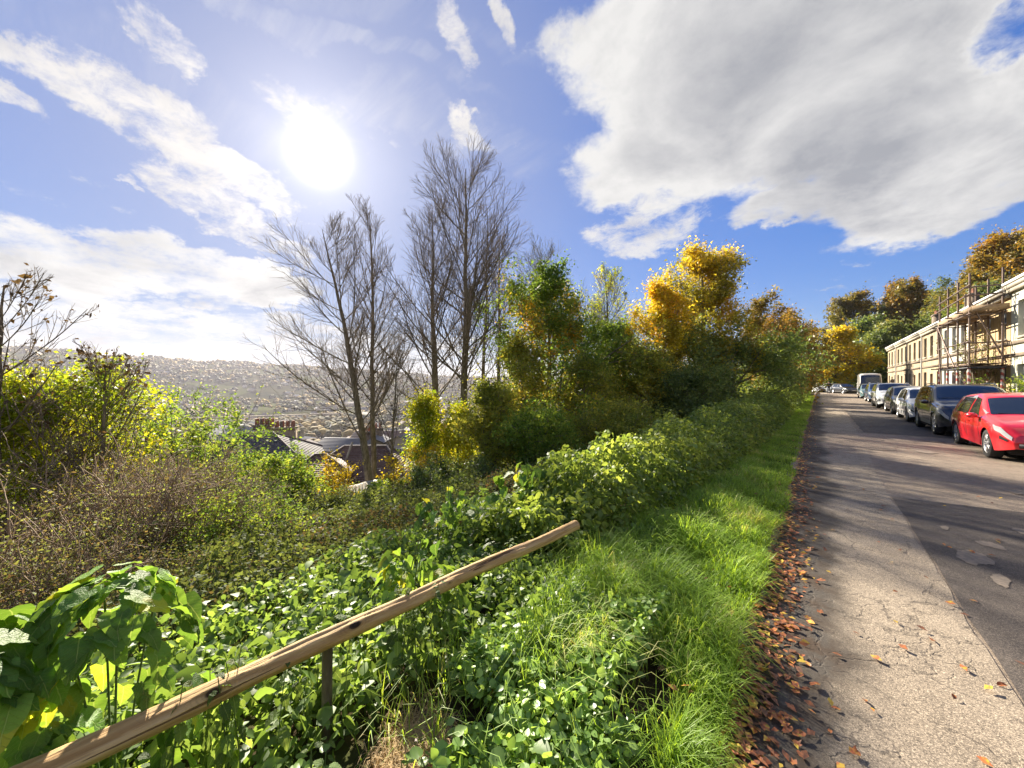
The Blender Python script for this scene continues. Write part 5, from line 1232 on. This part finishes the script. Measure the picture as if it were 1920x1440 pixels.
person(1.15, 71.5, PI)
# ------------------------------------------------------------------ trees round the end of the road and on the hill behind the terrace
def ft(seed, x, y, v, wpx, label, leafm, **k):
    zc = -x * ST + y * CT; h = top(v, zc, x, y)
    return leafy_tree(seed, x, y, h, wpx / 720 * zc, label, leafm, **k)
def fu(seed, u, zc, v, wpx, label, leafm, **k):
    x, y = XY(u, zc); return leafy_tree(seed, x, y, top(v, zc, x, y), wpx / 720 * zc, label, leafm, **k)
HK = dict(group='autumn trees on the hill above the terrace', n=(30, 8, 2), ang=1.05, t0=.25, spread=.55, r0=.35, barkm='bark')
fu(501, 1583, 62, 600, 46, 'orange and gold tree at the end of the road', 'goldleaf', nleaf=20000, lsize=.30, n=(34, 9, 2), ang=1.1, t0=.1, spread=.45, r0=.25)
fu(502, 1648, 66, 612, 44, 'round grey green tree between the gold tree and the terrace end', 'hillgreen', nleaf=17000, lsize=.30, n=(34, 9, 2), ang=1.1, t0=.06, spread=.5, r0=.25)
fu(503, 1632, 63, 672, 44, 'dark evergreen bush behind the camper van', 'darkleaf', nleaf=12000, lsize=.26, n=(28, 8, 2), ang=1.2, t0=.03, spread=.5, r0=.15, twigs=False)
fu(504, 1545, 64, 660, 34, 'dark bush closing the far end of the verge', 'darkleaf', nleaf=12000, lsize=.26, n=(28, 8, 2), ang=1.2, t0=.03, spread=.5, r0=.15, twigs=False)
fu(505, 1577, 70, 690, 40, 'low dark hedge behind the far cars', 'darkleaf', nleaf=10000, lsize=.28, n=(26, 8, 2), ang=1.3, t0=.03, spread=.6, r0=.15, twigs=False)
fu(506, 1670, 72, 650, 40, 'green tree rising over the last house', 'hillgreen', nleaf=9000, lsize=.3, n=(28, 8, 2), ang=1.1, t0=.06, spread=.55, r0=.2)
def hill(seed, u, zc, v, wpx, label, leafm, **k):
    q = dict(HK); q.update(k); return fu(seed, u, zc, v, wpx, label, leafm, **q)
hill(511, 1600, 92, 535, 52, 'broad brown green tree farthest down the hill', 'hillleaf', nleaf=15000, lsize=.42)
hill(512, 1655, 96, 548, 26, 'nearly leafless tree between two broad hill trees', 'hillleaf', nleaf=1500, lsize=.35, n=(24, 8, 4))
hill(513, 1708, 84, 517, 56, 'broad russet topped tree over the middle of the terrace', 'russetleaf', nleaf=17000, lsize=.40)
hill(514, 1772, 76, 505, 30, 'thin grey tree half bare against the sky', 'hillgreen', nleaf=2500, lsize=.3, n=(26, 8, 4))
hill(515, 1750, 66, 580, 52, 'yellow green tree just above the terrace roofs', 'hillgreen', nleaf=16000, lsize=.33)
hill(516, 1820, 62, 492, 48, 'orange brown tree behind the chimney with the aerial', 'hillleaf', nleaf=14000, lsize=.34)
hill(517, 1893, 56, 405, 62, 'largest autumn tree at the top of the hill', 'hillleaf', nleaf=20000, lsize=.32)
hill(518, 1960, 50, 400, 70, 'autumn tree beyond the largest hill tree', 'russetleaf', nleaf=12000, lsize=.32)
hill(519, 1860, 70, 455, 45, 'russet tree filling the gap left of the largest hill tree', 'russetleaf', nleaf=12000, lsize=.36)
hill(520, 1680, 70, 590, 40, 'dull green tree under the russet topped one', 'hillgreen', nleaf=11000, lsize=.35)
hill(521, 1800, 58, 570, 50, 'dark green tree close behind the roof ridge', 'darkleaf', nleaf=12000, lsize=.3)
hill(522, 1640, 80, 590, 50, 'dark green tree in the fold of the hill', 'darkleaf', nleaf=12000, lsize=.4)
hill(524, 1735, 90, 545, 48, 'brown green tree filling the gap left of the thin grey one', 'hillleaf', nleaf=13000, lsize=.4)
hill(525, 1785, 72, 530, 44, 'dull olive tree below the thin grey one', 'hillleaf', nleaf=13000, lsize=.36)
hill(526, 1665, 88, 565, 44, 'olive tree behind the green one over the last house', 'hillgreen', nleaf=12000, lsize=.4)
hill(523, 1870, 46, 520, 60, 'green brown tree behind the cream end house', 'hillgreen', nleaf=12000, lsize=.26)

# ------------------------------------------------------------------ houses just below in the valley
def hip_roof(parent, cx, cy, ze, zr, lx, ly, ridge, m_, over=.4, courses=16, name='roof', rz=0):
    """hipped roof with stepped courses of tiles; ridge along local x"""
    g = G(); hx, hy = lx / 2 + over, ly / 2 + over; rx = ridge / 2
    def ring(f): z = ze + (zr - ze) * f; ax = hx + (rx - hx) * f; ay = hy * (1 - f) + .02 * f; return [(cx - ax, cy - ay, z), (cx + ax, cy - ay, z), (cx + ax, cy + ay, z), (cx - ax, cy + ay, z)]
    for k in range(courses):
        a = ring(k / courses); b_ = ring((k + 1) / courses); a2 = [(x, y, z + .05) for x, y, z in a]; b2 = [(x, y, z + .004) for x, y, z in b_]
        g.add(a2 + b2, [(i, (i + 1) % 4, 4 + (i + 1) % 4, 4 + i) for i in range(4)]); g.add(a + a2, [(i, (i + 1) % 4, 4 + (i + 1) % 4, 4 + i) for i in range(4)])
    r = g.build(name, M[m_], parent)
    h = G(); top_ = ring(1); bot = ring(0); h.bar((cx - rx, cy, zr + .06), (cx + rx, cy, zr + .06), .11, 6)
    for i in range(4): e = (cx - rx if i in (0, 3) else cx + rx, cy, zr + .06); h.bar((bot[i][0], bot[i][1], bot[i][2] + .08), e, .10, 6)
    h.build('ridge_tiles', M['farroof'], r); return r
def big_stack(parent, x, y, z0, z1, lx, ly, m_, pots):
    g = G(); g.box((x - lx / 2, y - ly / 2, z0), (x + lx / 2, y + ly / 2, z1)); g.box((x - lx / 2 - .12, y - ly / 2 - .12, z1), (x + lx / 2 + .12, y + ly / 2 + .12, z1 + .2)); c = g.build('chimney', M[m_], parent)
    for k in range(pots):
        for r in (-1, 1):
            p = G(); xx = x - lx / 2 + lx * (k + .5) / pots; p.bar((xx, y + r * ly * .25, z1 + .2), (xx, y + r * ly * .25, z1 + .95), .17, 8, r2=.13); p.build('chimney_pot', M['pot' if (k + r) % 3 else 'chimstone'], c, True)
def small_windows(root, face, xs, y, z0, z1, w=.9, sgn=-1):
    for x in xs:
        g = G(); g.box((x - w / 2, y, z0), (x + w / 2, y + sgn * .05, z1)); wd = g.build('window', M['whitepaint'], root)
        p = G(); p.box((x - w / 2 + .08, y + sgn * .051, z0 + .08), (x + w / 2 - .08, y + sgn * .06, z1 - .08)); p.build('pane', M['glass'], wd)
def valley_house_hipped():
    x, y = XY(487, 43); z0 = float(HT(x, y)); ze = CAMZ + (716 - 858) / 720 * 43; zr = CAMZ + (716 - 812) / 720 * 43
    root = thing('villa', 'large villa with hipped grey slate roof and tall sooty chimneys below the bushes', 'house', (x, y, 0), R_(52))
    g = G(); g.box((-5.5, -4.5, z0 - 1), (5.5, 4.5, ze)); g.build('wall', M['bath2'], root)
    hip_roof(root, 0, 0, ze, zr, 11, 9, 2.6, 'slate', .5, 18)
    small_windows(root, 0, (-3.5, 0, 3.5), -4.5, ze - 2.6, ze - .9)
    big_stack(root, -1.5, 5.6, ze - 2, zr + .2, 2.2, 1.1, 'chimstone', 4); big_stack(root, 1.3, 4.0, ze - 2, zr + .0, 2.4, 1.1, 'bath2', 4)
valley_house_hipped()
def valley_house_brown():
    x, y = XY(685, 33); z0 = float(HT(x, y)); ze = CAMZ + (716 - 885) / 720 * 33; zr = CAMZ + (716 - 838) / 720 * 33
    root = thing('cottage', 'house with brown tiled hipped roof behind the leaning poplar', 'house', (x, y, 0), R_(40))
    g = G(); g.box((-4.2, -2.9, z0 - 1), (4.2, 2.9, ze)); g.build('wall', M['brick'], root)
    hip_roof(root, 0, 0, ze, zr, 8.4, 5.8, 3.6, 'browntile', .4, 18)
    small_windows(root, 0, (-2.4, .2, 2.6), -2.9, ze - 1.9, ze - .5)
    g = G(); g.bar((-1.3, -1.7, ze + .5), (-.9, -.5, zr + .5), .09, 8); g.build('vent_pipe', M['trim'], root)
    g = G(); g.box((1.2, -2.2, ze + .62), (2.0, -1.3, ze + .8)); g.build('skylight', M['paleroof'], root)
valley_house_brown()
def lean_barn():
    x, y = XY(600, 30); z0 = float(HT(x, y)); ze = CAMZ + (716 - 880) / 720 * 30
    root = thing('brick_outbuilding', 'brick outbuilding with pinkish tiles beside the brown tiled house', 'building', (x, y, 0), R_(60))
    g = G(); g.box((-2.0, -2.4, z0 - 1), (2.0, 2.4, ze)); g.build('wall', M['brick'], root); hip_roof(root, 0, 0, ze, ze + 1.1, 4.0, 4.8, .8, 'browntile', .3, 12)
    g = G(); g.bar((-2.5, -2.5, z0), (-2.5, -2.5, ze + 1.2), .05, 6); g.build('pole', M['chimstone'], root)
lean_barn()
def gable_house(name, label, u, zc, vr, ve, lx, ly, rz, wm, rm, cat='house', chim=True, wins=3, group=None, porch=False):
    x, y = XY(u, zc); z0 = float(HT(x, y)); ze = CAMZ + (716 - ve) / 720 * zc; zr = CAMZ + (716 - vr) / 720 * zc
    root = thing(name, label, cat, (x, y, 0), R_(rz), group)
    g = G(); hx, hy = lx / 2, ly / 2; z0 = min(z0, ze - 3) - 1
    g.box((-hx, -hy, z0), (hx, hy, ze)); [g.add([(sx * hx, -hy, ze), (sx * hx, hy, ze), (sx * hx, 0, zr)], [(0, 1, 2)]) for sx in (-1, 1)]; g.build('wall', M[wm], root)
    r = G(); o = .35
    for sy in (-1, 1):
        for k in range(10):
            f0, f1 = k / 10, (k + 1) / 10; y0 = sy * (hy + o) * (1 - f0); y1 = sy * (hy + o) * (1 - f1); dz = (zr - ze); za = ze - o * dz / hy * (1 - f0) + dz * f0; zb_ = ze - o * dz / hy * (1 - f1) + dz * f1
            r.add([(-hx - o, y0, za + .10), (hx + o, y0, za + .10), (hx + o, y1, zb_ + .06), (-hx - o, y1, zb_ + .06), (-hx - o, y0, za), (hx + o, y0, za), (hx + o, y1, zb_), (-hx - o, y1, zb_)], [(0, 1, 2, 3), (0, 4, 5, 1), (0, 3, 7, 4), (1, 5, 6, 2), (4, 7, 6, 5)])
    rr = r.build('roof', M[rm], root)
    if chim: big_stack(root, hx - .6, 0, zr - .8, zr + .8, .7, 1.2, 'chimstone', 1)
    small_windows(root, 0, np.linspace(-hx + 1.2, hx - 1.2, wins), -hy, ze - 1.9, ze - .6, .8)
    for sx in (-1, 1):
        g = G(); g.box((sx * hx, -.45, ze - 1.6), (sx * (hx + .05), .45, ze - .3)); wd = g.build('window', M['whitepaint'], root); p = G(); p.box((sx * (hx + .051), -.38, ze - 1.5), (sx * (hx + .06), .38, ze - .4)); p.build('pane', M['glass'], wd)
    return root
gable_house('gabled_house', 'grey slate gabled house left of the bare poplar trunks', 655, 50, 822, 838, 6.5, 6, 28, 'farwall2', 'farroof2')
gable_house('gabled_house', 'second grey slate gabled house with pale gable wall', 690, 54, 820, 838, 6.5, 6, 118, 'farwall', 'farroof2')
gable_house('gabled_house', 'long dark roofed house behind the sapling', 735, 60, 808, 828, 11, 7, 35, 'farwall2', 'farroof')
gable_house('gabled_house', 'cream house with grey roof beside the ivy clad poplar', 765, 56, 812, 830, 6, 6, 120, 'farwall2', 'farroof2')
gable_house('chapel', 'small pale chapel beyond the hipped slate roof', 450, 105, 800, 812, 14, 8, 20, 'farwall2', 'paleroof', 'church', False, 5)
x, y = XY(450, 104); g = G(); g.box((-.9, -.9, -22), (.9, .9, CAMZ + (716 - 797) / 720 * 104)); props(g.build('bell_turret', M['farwall2'], None, loc=(x, y, 0)), 'little square bell turret at the end of the pale chapel', 'turret')
g = G()
for k in range(14):
    x, y = XY(640 + k * 6, 21 - k * .28); z = float(HT(x, y)); g.box((x - .25, y - .25, z - .6), (x + .25, y + .25, z + .9))
props(g.build('garden_wall', M['trim']), 'pale stone garden wall below the brown roofed house', 'wall')
x, y = XY(573, 27); v_ = car('white car glimpsed beside the brick outbuilding down the slope', 'white_car', x, y, 4.3, 1.8, 1.6, 2.6, .85, .33, 'whitecar', rz=R_(50), group=None, detail=False); v_.location.z = float(HT(x, y)) + .05

# ------------------------------------------------------------------ the far valley: houses, single trees, woods
def far_valley():
    rng = np.random.default_rng(900)
    def house_mesh(l, w, h, rh, wm, rm):
        g = G(); g.box((-l / 2, -w / 2, -3), (l / 2, w / 2, h), 0)
        for sx in (-1, 1): g.add([(sx * l / 2, -w / 2, h), (sx * l / 2, w / 2, h), (sx * l / 2, 0, h + rh)], [(0, 1, 2)], 0)
        for sy in (-1, 1): g.add([(-l / 2 - .3, sy * (w / 2 + .4), h - .3), (l / 2 + .3, sy * (w / 2 + .4), h - .3), (l / 2 + .3, 0, h + rh + .1), (-l / 2 - .3, 0, h + rh + .1)], [(0, 1, 2, 3)], 1)
        g.box((l / 2 - 1.4, -.5, h + rh - .7), (l / 2 - .4, .5, h + rh + 1.1), 0)
        nwin = max(2, int(l / 3))
        for k in range(nwin):
            xx = -l / 2 + l * (k + .5) / nwin
            for z in (1.0, h - 1.9):
                for sy in (-1, 1): g.box((xx - .5, sy * w / 2, z), (xx + .5, sy * (w / 2 + .06), z + 1.3), 2)
        return g.mesh('distant_house', [M[wm], M[rm], M['glass']])
    HM = [house_mesh(9, 8, 5.5, 3, 'farwall', 'farroof'), house_mesh(22, 9, 6, 3, 'farwall', 'farroof2'), house_mesh(12, 8, 6, 3, 'farwall2', 'farroof'), house_mesh(34, 9, 8, 3, 'farwall', 'farroof'), house_mesh(26, 14, 6, 1.2, 'farwall2', 'paleroof'), house_mesh(9, 8, 6, 3, 'farwall2', 'farroof2')]
    labels = ['small stone house with dark roof among the trees of the valley', 'terrace row with grey roof in the valley', 'pale house with brown roof in the valley', 'long stone terrace block in the valley', 'big pale flat-roofed building on the valley floor', 'pale house with grey roof in the valley']
    n = 0; ang = R_(12)
    while n < 270:
        u = rng.uniform(285, 880); zc = 95 * (1900 / 95) ** (rng.random() ** .8); x, y = XY(u, zc)
        if u > 780 and zc < 250: continue
        k = int(rng.choice(6, p=[.32, .18, .18, .1, .05, .17]))
        if zc < 200 and k in (3, 4): k = 0
        o = link('distant_house', HM[k]); o.location = (x, y, float(HT(x, y)) + .2)
        o.rotation_euler = (0, 0, ang + (PI / 2 if rng.random() < .25 else 0) + rng.normal() * .25); props(o, labels[k], 'house', 'distant houses in the valley'); n += 1
    # a railway viaduct-like long wall with arches across the valley floor
    vd = thing('viaduct', 'long low arched viaduct crossing the valley floor', 'viaduct', (0, 0, 0))
    P0 = np.array(XY(300, 640)); P1 = np.array(XY(640, 760)); nA = 30; dirn = (P1 - P0); Lt = np.linalg.norm(dirn); dirn /= Lt; vd.location = (*P0, float(HT(*P0))); vd.rotation_euler = (0, 0, math.atan2(dirn[1], dirn[0]))
    g = G(); g.box((0, -3, 8), (Lt, 3, 10)); g.build('deck', M['farwall'], vd)
    pm = G(); pm.box((-1.6, -2.8, -12), (1.6, 2.8, 7.99)); pm_ = pm.mesh('pier', M['farwall'])
    for k in range(nA): link('pier', pm_, vd, (Lt * (k + .5) / nA, 0, 0))
    # single far trees, then the woods
    def crown_mesh(seed, leafn=420):
        r = np.random.default_rng(seed); d = nrm(r.normal(size=(leafn, 3))); rad = (.72 + .25 * sn(d[:, 0] * 3 + seed, d[:, 1] * 3 + d[:, 2] * 2, 1.3))[:, None] * r.random((leafn, 1)) ** .25
        P = d * rad * [.5, .5, .52] + [0, 0, .55]; v, f = leaves(r, P, .10, .1, .3, .8); t, q = tubes(np.array([[(0, 0, -.15), (0, 0, .3), (0, 0, .7)]]), np.array([[.03, .025, .01]]), 5)
        return v, f, t, q
    CM = []
    for k in range(5):
        v, f, t, q = crown_mesh(k, 700); CM.append((mesh_np('crown', v, f, M['farleaf']), mesh_np('trunk', t, q, M['bark'])))
    for k in range(120):
        u = rng.uniform(285, 880); zc = 62 * (420 / 62) ** rng.random(); x, y = XY(u, zc)
        root = thing('valley_tree', 'autumn tree standing among the roofs below', 'tree', (x, y, float(HT(x, y))), rng.uniform(0, 6), 'trees among the houses in the valley'); s = rng.uniform(6, 12); root.scale = (s, s, s * rng.uniform(.8, 1.15))
        a, b_ = CM[k % 5]; link('crown', a, root); link('trunk', b_, root)
    # woods: lumpy crowns by the thousand, one object
    import bmesh
    bm = bmesh.new(); bmesh.ops.create_icosphere(bm, subdivisions=2, radius=1); IV = np.array([v.co for v in bm.verts]); IF = np.array([[v.index for v in f.verts] for f in bm.faces]); bm.free()
    HF = np.array([[a, b_, c] for a in range(12) for b_ in range(a + 1, 12) for c in range(b_ + 1, 12) if max(np.linalg.norm(IV[a] - IV[b_]), np.linalg.norm(IV[b_] - IV[c]), np.linalg.norm(IV[a] - IV[c])) < 1.2])
    N = 10000; al = R_(-6) + R_(62) * rng.random(N); r = 170 * (3000 / 170) ** (rng.random(N) ** .62); x = -r * np.cos(al); y = r * np.sin(al)
    dens = sn(x, y, .0065, 2) + .5 * sn(x, y, .021, 1) + smst((r - 1500) / 900) * .9
    k = dens > -.25 + .5 * (r < 1500) * (rng.random(N) < .35); x, y, r = x[k], y[k], r[k]; n = len(x)
    sz = rng.uniform(4, 8, n) * (1 + .4 * smst((r - 1200) / 1200)); z = HT(x, y) + sz * .55
    jig = 1 + .16 * rng.normal(size=(n, len(IV), 1)) * .8
    far_ = r > 900
    V = IV[None] * jig * np.stack([sz, sz, sz * .85], -1)[:, None] + np.stack([x, y, z], -1)[:, None]
    F = np.concatenate([((np.arange(n) * len(IV))[~far_][:, None, None] + IF[None]).reshape(-1, 3), ((np.arange(n) * len(IV))[far_][:, None, None] + HF[None]).reshape(-1, 3)])
    o = link('woods', mesh_np('woods', V.reshape(-1, 3), F.reshape(-1, 3), M['farleaf'], smooth=True)); props(o, 'autumn woods covering the far side of the valley', 'woods', kind='stuff')
    # skyline trees so that the ridge reads as wood against the sky
far_valley()

# ------------------------------------------------------------------ the air over the valley
def haze():
    m_ = bpy.data.materials.new('haze'); m_.use_nodes = True; nt = m_.node_tree; nt.nodes.remove(nt.nodes['Principled BSDF'])
    v = nt.nodes.new('ShaderNodeVolumePrincipled'); v.inputs['Color'].default_value = (.80, .80, .93, 1); v.inputs['Density'].default_value = HAZE_D; v.inputs['Anisotropy'].default_value = .3
    nt.links.new(v.outputs[0], nt.nodes['Material Output'].inputs['Volume'])
    g = G(); g.box((-4600, -3000, -75), (700, 5600, 215)); o = g.build('haze', m_); props(o, 'pale sunlit haze filling the valley', 'haze', kind='stuff')
HAZE_D = .00009
haze()
